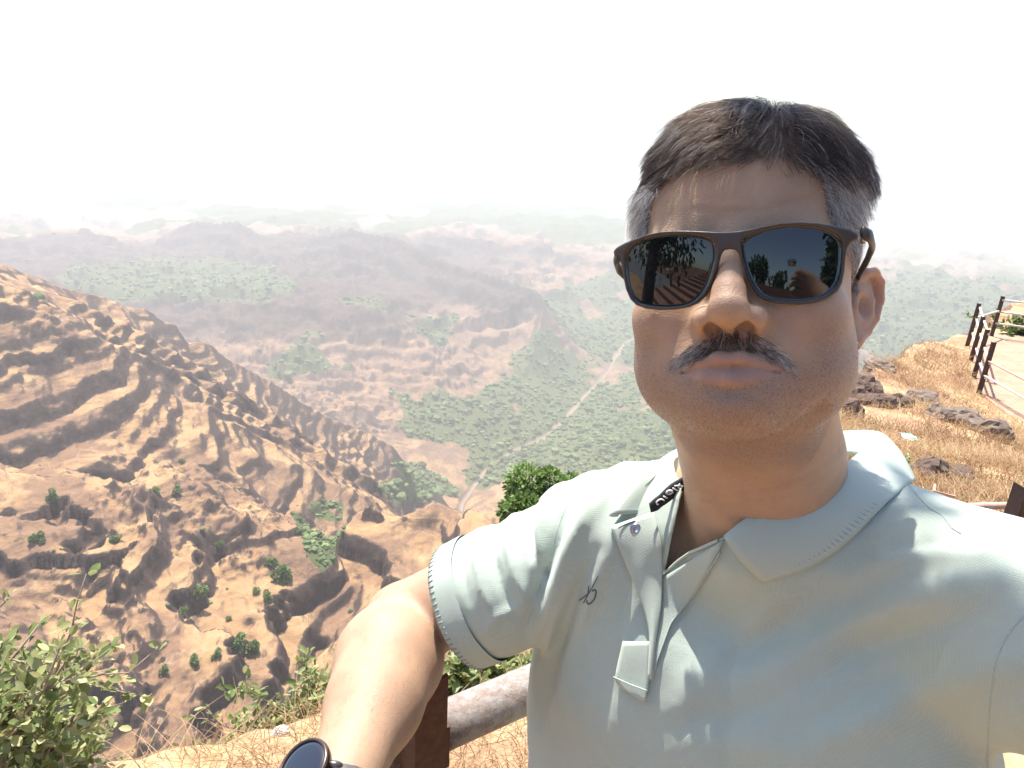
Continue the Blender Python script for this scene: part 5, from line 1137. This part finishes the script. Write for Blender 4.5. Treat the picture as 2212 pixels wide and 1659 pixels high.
# ribbed cuff around the left-hand sleeve end
def ring(c, nrm, fn, n, r0=4.0):
    a = np.cross(nrm, [0,1.0,0]); a /= np.linalg.norm(a); b = np.cross(nrm, a); out = []
    for t in np.linspace(0, 2*math.pi, n, endpoint=False):
        d = math.cos(t)*a+math.sin(t)*b; s = r0
        for _ in range(12): s -= fn((c+d*s)[None])[0]*0.8
        out.append(c+d*s)
    return np.array(out)
nC = 72
rings = []
arm_c = lambda L_: hemc+hemn*L_ + 0
axis_c = SHL*0.33+ELL*0.67
for k, L_ in enumerate(np.linspace(-2.6, 0.35, 8)):
    c = axis_c+np.array([0.6,-0.2,1.0])+hemn*((hemc-axis_c-np.array([0.6,-0.2,1.0]))@hemn+L_)
    R0 = ring(c, hemn, lambda p: sd_chain(p, [SHL+np.array([0.5,0.3,0.3]), SHL*0.5+ELL*0.5+np.array([0.4,-0.1,1.0]), axis_c+np.array([0.6,-0.2,1.0]), ELL+np.array([0.6,-0.2,1.0])], [6.3,6.2,6.0,6.0], 1.5), nC)
    t = np.linspace(0, 2*math.pi, nC, endpoint=False); wob = 0.12+0.10*np.sin(3*t+1)+0.05*np.sin(7*t)
    rings.append(R0+unit(R0-c)*(wob+(0.04 if 0 < k < 7 else -0.02))[:, None])
rings.append(rings[-1]+(axis_c-axis_c)+(-unit(rings[-1]-rings[-1].mean(0))*0.45)-hemn*0.4); rings.append(rings[0]-unit(rings[0]-rings[0].mean(0))*0.6)
Gc = np.array(rings)
cuff = link('sleeve_cuff', mesh_np('sleeve_cuff', CmW(Gc.reshape(-1, 3))-PL, grid_faces(nC, len(Gc), True), M_PIQUE, True, dict(rib=np.repeat(np.arange(len(Gc))*1.3, nC))), shirt)
hl = np.vstack([Gc[7], Gc[7][:1]]); h2 = np.vstack([Gc[5], Gc[5][:1]])
hl = resample(hl, 140); h2 = resample(h2, 140)
def stitch_ring():
    parts = []
    for i in range(0, 140, 2):
        a, b = hl[i], h2[i]; o = unit((a-Gc[7].mean(0))[None])[0]*0.04; parts.append(tube([a+o, a+(b-a)*0.75+o], 0.07, 4))
    V, F = join(parts); return link('edge_stitching', mesh_np('edge_stitching', CmW(V)-PL, F, M_STITCH), cuff)
stitch_ring()['kind'] = 'stuff'
# grey chest hairs in the open neck
hp_ = []
for i in range(46):
    a, b = RNG.uniform(1432, 1520), RNG.uniform(1175, 1240)
    if b > 1245-(a-1430)*0.45: continue
    p0 = on(a, b, 0.0, BODY_BVH); d = np.array([RNG.normal(0, .5), RNG.normal(0.1, .5), 0.9]); p = [p0]
    for j in range(5): d = d+RNG.normal(0, 0.45, 3); p.append(p[-1]+d/np.linalg.norm(d)*0.36)
    hp_.append(p)
strands('chest_hair', np.array(hp_), np.full(len(hp_), 0.006), np.full(len(hp_), 0.85), PERSON, M_HAIR)
print('shirt', time.time()-T0)
# ------------------------------------------------------------------ smartwatch (worn on the wrist, a thing of its own)
AX = (WRL-ELL)/np.linalg.norm(WRL-ELL); WC = Cm(664, 1684, 54.0); wn = WC-(WRL-AX*1.0)+np.array([-1.3,0,0]); wn -= AX*(wn@AX); wn /= np.linalg.norm(wn)
wn0 = wn.copy(); WC = WRL+AX*1.3+wn*3.5; wn = wn*0.62-WC/np.linalg.norm(WC)*0.38; wn /= np.linalg.norm(wn); wu = AX-wn*(AX@wn); wu /= np.linalg.norm(wu); wv = np.cross(wn, wu)
wl = CmW(WC); wt = empty('smartwatch', wl); tag(wt, 'round black smartwatch with grey band on the wrist at the bottom edge', 'watch')
def wpart(name, V, F, mat, parent=None): return link(name, mesh_np(name, CmW(V)-wl, F, mat), parent or wt)
def lathe(prof, n=64): return np.array([WC+wn*z+r*(math.cos(t)*wu+math.sin(t)*wv) for r, z in prof for t in np.linspace(0, 2*math.pi, n, endpoint=False)]), grid_faces(n, len(prof), True)
M_CASE = simple('black_watch_case', (0.02, 0.018, 0.018), 0.25, 0.8); V, F = lathe([(0.01,-0.75),(1.9,-0.75),(2.15,-0.45),(2.25,0.0),(2.22,0.25),(2.05,0.36),(1.95,0.30)]); wpart('case', V, F, M_CASE)
ng = NT('watch_glass'); ng.base((0.008, 0.008, 0.012)); ng.set(Roughness=0.04, IOR=1.6); ng.b.inputs['Coat Weight'].default_value = 1.0
V, F = lathe([(0.01,0.36),(0.8,0.355),(1.5,0.335),(1.93,0.30),(1.98,0.25)]); wpart('glass', V, F, ng.m)
V, F = lathe([(1.92,0.31),(1.96,0.40),(2.08,0.42),(2.2,0.32),(2.24,0.2)]); wpart('bezel', V, F, simple('brown_bezel', (0.10, 0.07, 0.06), 0.3, 0.6))
# band round the wrist
ctr = WRL+AX*1.3; n = 60; G = []
for k, off in enumerate(np.linspace(-1.0, 1.0, 5)):
    row = []
    for t in np.linspace(0.62, 2*math.pi-0.62, n):
        d = math.cos(t)*wn+math.sin(t)*wv; s = 3.35+0.05*math.cos(off*1.5)-0.0; s = s+0.25*math.exp(-((t-0.62)/0.25)**2)*0; row.append(ctr+d*(3.30+0.06*(1-off*off))+AX*off*(1.0+0.12*math.sin(22*t)*0.15))
    G.append(row)
G = np.array(G).reshape(-1, 3); o = wpart('band', G, grid_faces(n, 5), simple('grey_band', (0.16, 0.15, 0.15), 0.4, 0.5, 0.2, 300)); md = o.modifiers.new('t', 'SOLIDIFY'); md.thickness = 0.0022; md.offset = 1
for s in (-1, 1):
    V, F = tube([WC+wv*s*1.9-wn*0.35, WC+wv*s*2.45-wn*0.75, WC+wv*s*2.75-wn*1.35], [0.3, 0.3, 0.3], 12); wpart('lug', V, F, simple('lug_metal', (0.20, 0.18, 0.18), 0.3, 0.9))
# trousers and shoes below the frame
WT = t2c((-2.5, -56, -1)); M_TR = simple('dark_blue_trousers', (0.03, 0.035, 0.05), 0.85, 0, 0.2, 200)
def w2cm(p): return W2C(p)*100
wt_w = CmW(WT); rr_ = Rr*[1,1,0]; rr_ /= np.linalg.norm(rr_); side_ = np.array([0.82, -0.55, 0]); 
feet = [np.array([wt_w[0]-side_[0]*0.11, wt_w[1]+0.02-side_[1]*0.11, 0.04]), np.array([wt_w[0]+side_[0]*0.13, wt_w[1]+0.02-side_[1]*-0.13, 0.04])]
def sd_tr(p):
    d = None
    for s, f in zip((-1, 1), feet):
        hip = w2cm((wt_w+side_*0.09*s+np.array([0, 0, 0.07]))[None])[0]; kn = w2cm(((wt_w+side_*0.10*s)*[1,1,0.5]+f*[0,0,0.5])[None])[0]; an = w2cm((f+[0,0,0.06])[None])[0]
        q = sd_chain(p, [hip, kn, an], [13.0, 9.2, 8.0], 2.0); d = q if d is None else smin(d, q, 2.0)
    return smax(d, -(p@UPC-(an@UPC)+3), 0.5)
lo = np.min([w2cm(f[None])[0] for f in feet]+[WT], 0)-16; hi = np.max([w2cm(f[None])[0] for f in feet]+[WT], 0)+18
V, F = sparse_mesh(sd_tr, lo, hi, 1.0); link('trousers', mesh_np('trousers', CmW(V)-PL, F, M_TR), PERSON)
for f in feet:
    fw = np.array([0.5, -0.85, 0]); g_ = float(ground_z(f[0:1], f[1:2])[0][0]); q = [w2cm((np.array([f[0], f[1], g_+0.045])+fw*d)[None])[0] for d in (-0.05, 0.08, 0.18)]
    V, F = sparse_mesh(lambda p: sd_chain(p, q, [4.2, 4.6, 3.8], 1.0), np.min(q, 0)-6, np.max(q, 0)+6, 0.6); link('shoe', mesh_np('shoe', CmW(V)-PL, F, simple('black_shoe', (0.02, 0.02, 0.02), 0.5)), PERSON)
print('watch', time.time()-T0)
# ------------------------------------------------------------------ plants
M_LEAFN = mat_leaf('bright_leaf', (0.07, 0.115, 0.03), (0.18, 0.235, 0.08), (0.46, 0.46, 0.22), trans=0.35, rough=0.45)
M_LEAFD = mat_leaf('deep_green_leaf', (0.03, 0.07, 0.02), (0.07, 0.13, 0.035), (0.16, 0.22, 0.06), trans=0.25, rough=0.45)
M_LEAFN2 = mat_leaf('tree_leaf', (0.06, 0.12, 0.03), (0.14, 0.23, 0.06), (0.32, 0.40, 0.13), trans=0.3, rough=0.45)
M_LEAFF = mat_leaf('slope_bush_leaf', (0.07, 0.12, 0.035), (0.15, 0.22, 0.065), (0.30, 0.36, 0.12), trans=0.2, rough=0.8)
M_TWIG = simple('grey_brown_twig', (0.34, 0.25, 0.20), 0.85, 0, 0.3, 60); M_BARK = simple('dark_bark', (0.10, 0.07, 0.055), 0.9, 0, 0.35, 12, 0.6, 20, 0.02)
LEAF_V = np.array([(0,0,0),(0.22,-0.20,0.05),(0.60,-0.27,0.06),(0.86,-0.16,0.03),(1,0,-0.05),(0.86,0.16,0.03),(0.60,0.27,0.06),(0.22,0.20,0.05),(0.25,0,0.0),(0.62,0,-0.01)], float)
LEAF_F = [np.array([[1,2,9,8],[2,3,4,9],[8,9,6,7],[9,4,5,6]]), np.array([[0,1,8],[0,8,7]])]
def frames(d, up):
    x = unit(d); z = up-(up*x).sum(1)[:, None]*x; z = unit(z); y = np.cross(z, x); return np.stack([x, y, z], 2)
def leaves_mesh(name, pos, d, up, size, tint, mat, slim=1.0):
    n = len(pos); R3 = frames(d, up); L = LEAF_V*np.array([1, slim, 1]); V = np.einsum('nij,kj->nki', R3, L)*size[:, None, None]+pos[:, None]; k = len(L)
    o = (np.arange(n)*k)[:, None, None]; Fs = [(f[None]+o).reshape(-1, f.shape[1]) for f in LEAF_F]; return mesh_np(name, V.reshape(-1, 3), Fs, mat, True, dict(tint=np.repeat(tint, k)))
def branchy(base, tips, r0, rng, sub=3, wob=0.08):
    """curved limbs from base to the tips with side twigs; returns tubes and leaf anchors"""
    parts, anc = [], []
    for tp_ in tips:
        L = np.linalg.norm(tp_-base); t = np.linspace(0, 1, 9)[:, None]; mid = (base+tp_)/2+rng.normal(0, wob*L, 3)+np.array([0, 0, 0.12*L]); c = (1-t)**2*base+2*t*(1-t)*mid+t*t*tp_
        c[1:-1] += rng.normal(0, 0.012*L, (7, 3)); parts.append(tube(c, r0*(1-0.8*t[:, 0]), 6))
        anc += [(c[k], unit((c[k]-c[k-1])[None])[0]) for k in range(4, 9)]
        for s in range(sub):
            k = rng.integers(3, 8); d = unit((c[k]-c[k-1])[None])[0]+rng.normal(0, 0.75, 3); d[2] += 0.2; l = L*rng.uniform(0.12, 0.26); tt = np.linspace(0, 1, 5)[:, None]
            e = c[k]+unit(d[None])[0]*l*tt+rng.normal(0, 0.01*L, (5, 3))*tt; parts.append(tube(e, r0*0.35*(1-0.7*tt[:, 0]), 4)); anc += [(e[j], unit((e[j]-e[j-1])[None])[0]) for j in range(1, 5)]
    return parts, anc
def leafset(anc, per, size, rng, upb=0.5):
    pos, d, up = [], [], []
    for p, t in anc:
        for _ in range(per):
            a = t*0.7+rng.normal(0, 0.8, 3); a[2] += 0.15; pos.append(p+rng.normal(0, 0.006, 3)); d.append(a); up.append(np.array([0, 0, 1.0])+rng.normal(0, upb, 3))
    n = len(pos); return np.array(pos), np.array(d), np.array(up), rng.uniform(size*0.6, size*1.25, n), np.clip(rng.normal(0.66, 0.27, n), 0, 1)
def plant(name, label, cat, base, tips, r0, size, per, mat, rng, sub=3, slim=1.0, single=0, group=None, twigmat=None, wob=0.08):
    root = empty(name, base); tag(root, label, cat, group); parts, anc = branchy(base, tips, r0, rng, sub, wob); V, F = join(parts)
    st = link('branches', mesh_np('branches', V-base, F, twigmat or M_TWIG), root)
    pos, d, up, sz, ti = leafset(anc, per, size, rng)
    if single:
        R3 = frames(d, up); order = np.argsort(-sz/np.linalg.norm(pos-CAMP, axis=1))[:single]; vari = []
        for q in range(5):
            vari.append(leaves_mesh('leaf', np.zeros((1, 3)), np.array([[1.0, 0, 0]]), np.array([[0, 0, 1.0]]), np.array([1.0]), np.array([q/4.0]), mat, slim))
        for i in order:
            o = link('leaf', vari[int(min(4, ti[i]*5))], root); M = Matrix.Identity(4)
            for a in range(3):
                for b in range(3): M[a][b] = R3[i][a, b]*sz[i]
            M.translation = Vector(pos[i]-base); o.matrix_local = M
        rest = np.setdiff1d(np.arange(len(pos)), order)
    else: rest = np.arange(len(pos))
    if len(rest):
        o = link('foliage', leaves_mesh('foliage', pos[rest]-base, d[rest], up[rest], sz[rest], ti[rest], mat, slim), root)
        if len(rest) > 60: o['kind'] = 'stuff'
    return root
R_ = np.random.default_rng(11)
# big bush at the bottom left
POLY = [(0,1300),(40,1285),(85,1300),(150,1335),(185,1400),(200,1450),(222,1500),(235,1550),(240,1560),(230,1620),(235,1659),(180,1800),(-200,1800),(-300,1350)]
tips = []
while len(tips) < 64:
    a, b = R_.uniform(-120, 290), R_.uniform(1285, 1760)
    if inpoly(np.array([a]), np.array([b]), POLY)[0]: tips.append(P(a, b, R_.uniform(1.45, 2.0)))
plant('bush', 'dense light green bush with brown twigs at the bottom left corner', 'bush', P(-260, 2050, 1.75), np.array(tips), 0.011, 0.031, 4, M_LEAFN, R_, 9, 1.05, 290)
# scrub on the ledge
def scrub(label, pts, D, hgt, n, size, mat, slim, per=2, name='shrub', r0=0.004, sub=3, seed=1, cat='plant'):
    rg = np.random.default_rng(seed); a, b = pts; p = P(a, b, D) if D > 0 else PZ(a, b, D); z, _, _ = ground_z(p[0:1], p[1:2]); base = np.array([p[0], p[1], min(p[2], float(z[0])+0.02) if p[2]-float(z[0]) < 0.5 else p[2]]); w_ = n[1]
    tips = base+np.stack([rg.normal(0, w_, n[0]), rg.normal(0, w_*0.6, n[0]), rg.uniform(hgt*0.5, hgt, n[0])], 1)
    return plant(name, label, cat, base, tips, r0, size, per, mat, rg, sub, slim)
scrub('leafy green shrub against the far side of the forearm', (700,1515), 2.45, 0.34, (26,0.10), 0.036, M_LEAFN, 0.75, 3, seed=2)
scrub('tangled green and straw scrub left of the forearm', (610,1560), 2.35, 0.20, (26,0.11), 0.030, M_LEAFN, 0.8, 2, seed=3)
scrub('small bright shrub at the lip of the ledge', (500,1590), 2.35, 0.20, (12,0.09), 0.038, M_LEAFN, 0.9, 2, seed=4)
scrub('tall thin green sprig standing up beside the elbow', (762,1500), 2.5, 0.42, (3,0.015), 0.034, M_LEAFD, 1.0, 3, seed=5, sub=2)
scrub('grey leafless brushwood at the cliff lip', (400,1640), 2.6, 0.22, (26,0.20), 0.020, M_LEAFN, 0.8, 0 or 1, seed=6, r0=0.003, sub=6)
scrub('low leafy shrub showing below the sleeve', (1040,1450), 2.3, 0.13, (16,0.12), 0.034, M_LEAFN, 0.8, 2, seed=7)
scrub('dark leafed shrub next to the shirt below the sleeve', (1105,1435), 2.35, 0.13, (12,0.07), 0.032, M_LEAFN, 0.9, 2, seed=8)
scrub('yellow green weed tucked beside the elbow crease', (990,1460), 2.2, 0.11, (8,0.03), 0.045, M_LEAFN, 0.9, 2, seed=9)
scrub('broad leafed plant behind the near pipe rail', (2120,1120), 3.3, 0.26, (9,0.08), 0.085, M_LEAFD, 0.9, 2, seed=10, cat='plant')
scrub('broad leafed weed by the brown post at the right edge', (2185,1165), 2.9, 0.16, (9,0.09), 0.085, M_LEAFN, 0.9, 2, seed=11)
scrub('sparse pale weed growing beside the collar', (1942,1010), 5.5, 0.2, (7,0.06), 0.03, M_LEAFN, 0.9, 2, seed=12)
scrub('green creeper on the bank above the path', (2200,702), -2.40, 0.22, (26,0.35), 0.09, M_LEAFN, 1.0, 4, seed=13)
scrub('second green creeper on the bank behind the far rails', (2222,722), -2.40, 0.16, (20,0.3), 0.09, M_LEAFD, 1.0, 4, seed=14)
# tree whose top shows behind the shoulder
def crown_tree(name, label, base, top, rad, nl, size, mat, seed, trunk_r=0.05, nb=16):
    rg = np.random.default_rng(seed); root = empty(name, base); tag(root, label, 'tree'); L = top-base; pts = [base, base+L*0.4+rg.normal(0, .05, 3), base+L*0.7]
    parts = [tube(resample3(pts, 8), np.linspace(trunk_r, trunk_r*0.5, 8), 10)]; cl = []
    for i in range(nb):
        d = unit(rg.normal(0, 1, (1, 3)))[0]*np.array([1, 1, 0.8]); c = top-np.array([0, 0, rad*0.75])+d*rad*rg.uniform(0.35, 0.85); cl.append((c, rad*rg.uniform(0.25, 0.42))); s = base+L*rg.uniform(0.4, 0.7)
        m_ = (s+c)/2+rg.normal(0, rad*0.1, 3); t = np.linspace(0, 1, 6)[:, None]; parts.append(tube((1-t)**2*s+2*t*(1-t)*m_+t*t*c, trunk_r*0.4*(1-0.7*t[:, 0]), 5))
    V, F = join(parts); link('trunk', mesh_np('trunk', V-base, F, M_BARK), root)
    k = rg.integers(0, len(cl), nl); cc = np.array([c for c, _ in cl])[k]; rr2 = np.array([r for _, r in cl])[k]; dd = unit(rg.normal(0, 1, (nl, 3))); pos = cc+dd*(rr2*rg.uniform(0.55, 1.08, nl)**0.6)[:, None]
    o = link('crown', leaves_mesh('crown', pos-base, dd+rg.normal(0, 0.6, (nl, 3)), np.array([0,0,1.0])+rg.normal(0, 0.5, (nl, 3)), rg.uniform(size*0.6, size*1.3, nl), np.clip(rg.normal(0.4, 0.22, nl)+0.15*dd[:, 2], 0, 1), mat), root); o['kind'] = 'stuff'; return root
tt_ = P(1165, 1010, 5.6); crown_tree('tree', 'green tree top poking up from the cliff behind the shoulder', tt_+np.array([0.3, 0.2, -2.6]), tt_+np.array([0.06,0,-0.1]), 0.40, 9000, 0.045, M_LEAFN2, 21)
# bushes on the slopes below
def hit(px, py, D0=40, D1=2600):
    D = np.exp(np.linspace(math.log(D0), math.log(D1), 700)); p = np.array([P(px, py, d) for d in D]); z = terrain_z(p[:, 0], p[:, 1]); i = np.argmax(p[:, 2] < z); return p[i], D[i]
BUSH = [(393,1003,16,'small yellow green bush at the foot of the rock pinnacle'),(338,1065,16,'upright yellow green bush on the brown upper slope'),(383,1066,18,'dark green bush right of the upright bush on the upper slope'),(250,1174,20,'green bush in the gully below the pale slope'),
 (431,1290,32,'round bright green tree standing alone in the middle of the rock slope'),(396,1325,16,'little bush in the shade below the round green tree'),(554,1284,16,'small bush on the ledge left of the paired trees'),(608,1256,38,'largest green tree on the brown slope left of the arm'),
 (588,1222,28,'bushy green tree just above the largest tree on the brown slope'),(578,1297,20,'dusty bush on the brown slope below the largest tree'),(475,1181,15,'tiny bush on the rim above the brown bowl'),(82,1171,24,'faded bush on the far left brown slope'),
 (116,1079,22,'grey green bush under the left cliff band'),(642,1157,18,'yellow green bush left of the wooded gully'),(513,1403,34,'wide green bush low on the slope above the scrub'),(549,1412,28,'olive bush beside the wide green bush'),(468,1418,20,'small dark bush left of the wide green bush'),
 (420,1434,22,'pale olive bush above the grey brushwood'),(492,1342,13,'tiny bright bush on the brown slope'),(355,1455,18,'little green bush at the lower left rocks')]
for i, (a, b, s_, lb) in enumerate(BUSH):
    p, D = hit(a, b); R0 = s_/FPX*D*0.5; rg = np.random.default_rng(50+i); nl = int(260+s_*22); root = empty('bush', p); tag(root, lb, 'bush', 'bushes dotted over the rocky slope')
    cl = rg.normal(0, 0.42, (7, 3))*R0+np.array([0, 0, R0*0.8]); k = rg.integers(0, 7, nl); dd = unit(rg.normal(0, 1, (nl, 3))); pos = cl[k]+dd*R0*0.5*rg.uniform(0.5, 1.05, (nl, 1)); pos[:, 2] = np.abs(pos[:, 2])
    o = link('foliage', leaves_mesh('foliage', pos, dd+rg.normal(0, .5, (nl, 3)), np.array([0,0,1.0])+rg.normal(0, .5, (nl, 3)), np.full(nl, R0*0.34), np.clip(rg.normal(0.55 if 'bright' in lb or 'yellow' in lb else 0.4, 0.25, nl), 0, 1), M_LEAFF, 1.3), root)
    V, F = tube([(0, 0, -R0*0.5), (0.05*R0, 0, R0*0.6)], [0.08*R0, 0.05*R0], 6); link('trunk', mesh_np('trunk', V, F, M_BARK), root)
print('plants', time.time()-T0)
# ------------------------------------------------------------------ behind the camera, mirrored in the sunglasses: terraces, trees, visitors
M_STEP = simple('red_earth_step', (0.34, 0.19, 0.12), 0.95, 0, 0.3, 3, 0.5, 14, 0.02); M_RISER = simple('dark_step_stone', (0.11, 0.065, 0.05), 0.9, 0, 0.3, 5)
tr = empty('terrace', (0, -3, 0)); tr['kind'] = 'structure'; tr['label'] = 'broad stepped terrace rising behind the camera'
for i in range(12):
    y0 = -2.3-i*0.75; V, F = box((1.0, y0-0.375-0.02*(i % 2), 0.08*(i+1)-0.09+3*0), (9.0, 0, 0), (0, 0.374, 0), (0, 0, 0.08*(i+1)+0.01)); V[:, 2] = np.where(V[:, 2] > 0, 0.16*(i+1), -0.3); link('step', mesh_np('step', V-np.array([0,-3,0]), F, M_STEP, False), tr)
    V, F = box((1.0, y0+0.012, 0.16*(i+1)-0.085), (9.0, 0, 0), (0, 0.012, 0), (0, 0, 0.07)); link('riser', mesh_np('riser', V-np.array([0,-3,0]), F, M_RISER, False), tr)
V, F = box((1.0, -26, -0.2+1.0), (30, 0, 0), (0, 14.5, 0), (0, 0, 1.1)); o = tag(link('ground', mesh_np('ground', V, F, M_STEP, False)), kind='structure'); o['label'] = 'level red earth above the terrace'
crown_tree('tree', 'big spreading tree behind the camera mirrored in the left lens', np.array([-2.9, -0.5, 0.0]), np.array([-3.0, -0.9, 4.0]), 1.7, 3200, 0.15, M_LEAFD, 31, 0.24, 26)
tre_ = [o for o in scene.objects if o.get('label') == 'big spreading tree behind the camera mirrored in the left lens'][0]
rg = np.random.default_rng(77); B0 = np.array(tre_.location); ps, cs = [], []
for (a, b, D_, rad_, n_) in [(2090,1600,.50,.08,5),(1990,1650,.50,.10,5),(2220,1650,.47,.08,4)]:
    c_ = P(a, b, D_)+SUN_DIR*rg.uniform(2.1, 2.8); cs.append(c_)
    for k in range(n_): ps.append(c_+rg.normal(0, rad_*0.62, 3))
ps = np.array(ps); tb = [tube(resample_n(np.array([B0+[0.1, 0, 2.6], B0*[.5,.5,1]+np.mean(cs, 0)*[.5,.5,0]+[0, 0, 3.9], c_]), 14), np.linspace(0.03, 0.003, 14), 6) for c_ in cs]
V, F = join(tb); link('branch', mesh_np('branch', V-B0, F, M_BARK), tre_)
o = link('foliage', leaves_mesh('foliage', ps-B0, rg.normal(0, 1, ps.shape), np.array([0,0,1.0])+rg.normal(0, .6, ps.shape), rg.uniform(0.06, 0.11, len(ps)), rg.uniform(0.2, 0.8, len(ps)), M_LEAFD, 1.1), tre_); o['kind'] = 'stuff'
crown_tree('tree', 'dark bushy tree behind the camera mirrored in the right lens', np.array([2.3, -1.6, 0.0]), np.array([2.4, -1.8, 3.3]), 1.7, 6500, 0.18, M_LEAFD, 32, 0.2, 26)
for i in range(7):
    b = np.array([-9+i*3.2, -13.5-0.6*(i % 2), 1.8]); crown_tree('tree', ['far tree at the left end of the row above the terrace', 'round tree second in the row above the terrace', 'tree third in the row above the terrace', 'middle tree of the row above the terrace', 'tree just right of the middle of the row above the terrace', 'tree next to last in the row above the terrace', 'far tree at the right end of the row above the terrace'][i], b, b+np.array([0, 0, 1.5+0.35*(i % 3)]), 1.5, 900, 0.35, M_LEAFD, 40+i, 0.12, 9)
def visitor(pos, top, trou, label, seed):
    p0 = np.array(pos, float); root = empty('person', p0); tag(root, label, 'person')
    def f(p): 
        d = sd_chain(p, [(0,0,95),(0,0,118),(0,0,140)], [15,14,13], 5); d = smin(d, sd_ell(p, (0,0,162), (8,9.5,11.5)), 3)
        for s in (-1, 1): d = smin(d, sd_chain(p, [(18*s,0,142),(24*s,3,115),(18*s,14,98)], [5.5,4.5,3.5], 2), 3); d = smin(d, sd_chain(p, [(9*s,0,92),(10*s,4*s,50),(11*s,-4*s,6)], [10,7.5,5], 3), 3)
        return d
    V, F = sparse_mesh(f, (-36,-26,-4), (36,30,178), 2.2); V /= 100; z = V[:, 2]
    for nm, m_, sel in (('body', M_SKIN, None), ('top', top, (z > 0.92) & (z < 1.5)), ('trousers', trou, (z > 0.1) & (z < 1.0)), ('hair', M_BARK, (z > 1.62))):
        if sel is None: link(nm, mesh_np(nm, V, F, m_, True, dict(lips=np.zeros(len(V)))), root)
        else:
            FF = F[sel[F].all(1)]; c = np.array([0, 0, 0]); nrm = V-np.column_stack([V[:, 0]*0, V[:, 1]*0, z]); Vo = V+unit(nrm)*0.014; link(nm, mesh_np(nm, Vo, FF, m_), root)
visitor((-2.1, -4.3, 0.48), simple('navy_top', (0.02, 0.025, 0.05), 0.8), simple('white_trousers', (0.7, 0.7, 0.7), 0.8), 'visitor in navy top and white trousers walking down the terrace', 1)
visitor((-3.3, -5.1, 0.64), simple('black_shirt', (0.02, 0.02, 0.025), 0.8), simple('blue_jeans', (0.04, 0.06, 0.12), 0.8), 'visitor in black shirt and blue jeans standing higher on the terrace', 2)
print('surroundings', time.time()-T0)
# ------------------------------------------------------------------ haze
def haze():
    V, F = box((0, 8000, (-900+14)/2), (21000, 0, 0), (0, 13000, 0), (0, 0, (900+14)/2))
    m = bpy.data.materials.new('haze_air'); m.use_nodes = True; t = m.node_tree; t.nodes.clear()
    o = t.nodes.new('ShaderNodeOutputMaterial'); v = t.nodes.new('ShaderNodeVolumePrincipled')
    v.inputs['Color'].default_value = (0.76, 0.757, 0.745, 1); v.inputs['Density'].default_value = HAZE_D; v.inputs['Anisotropy'].default_value = 0.35
    t.links.new(v.outputs[0], o.inputs['Volume'])
    me = mesh_np('haze', V, F, m, False); tag(link('haze', me), kind='stuff')
HAZE_D = 0.00041
haze()
print('total', time.time()-T0)
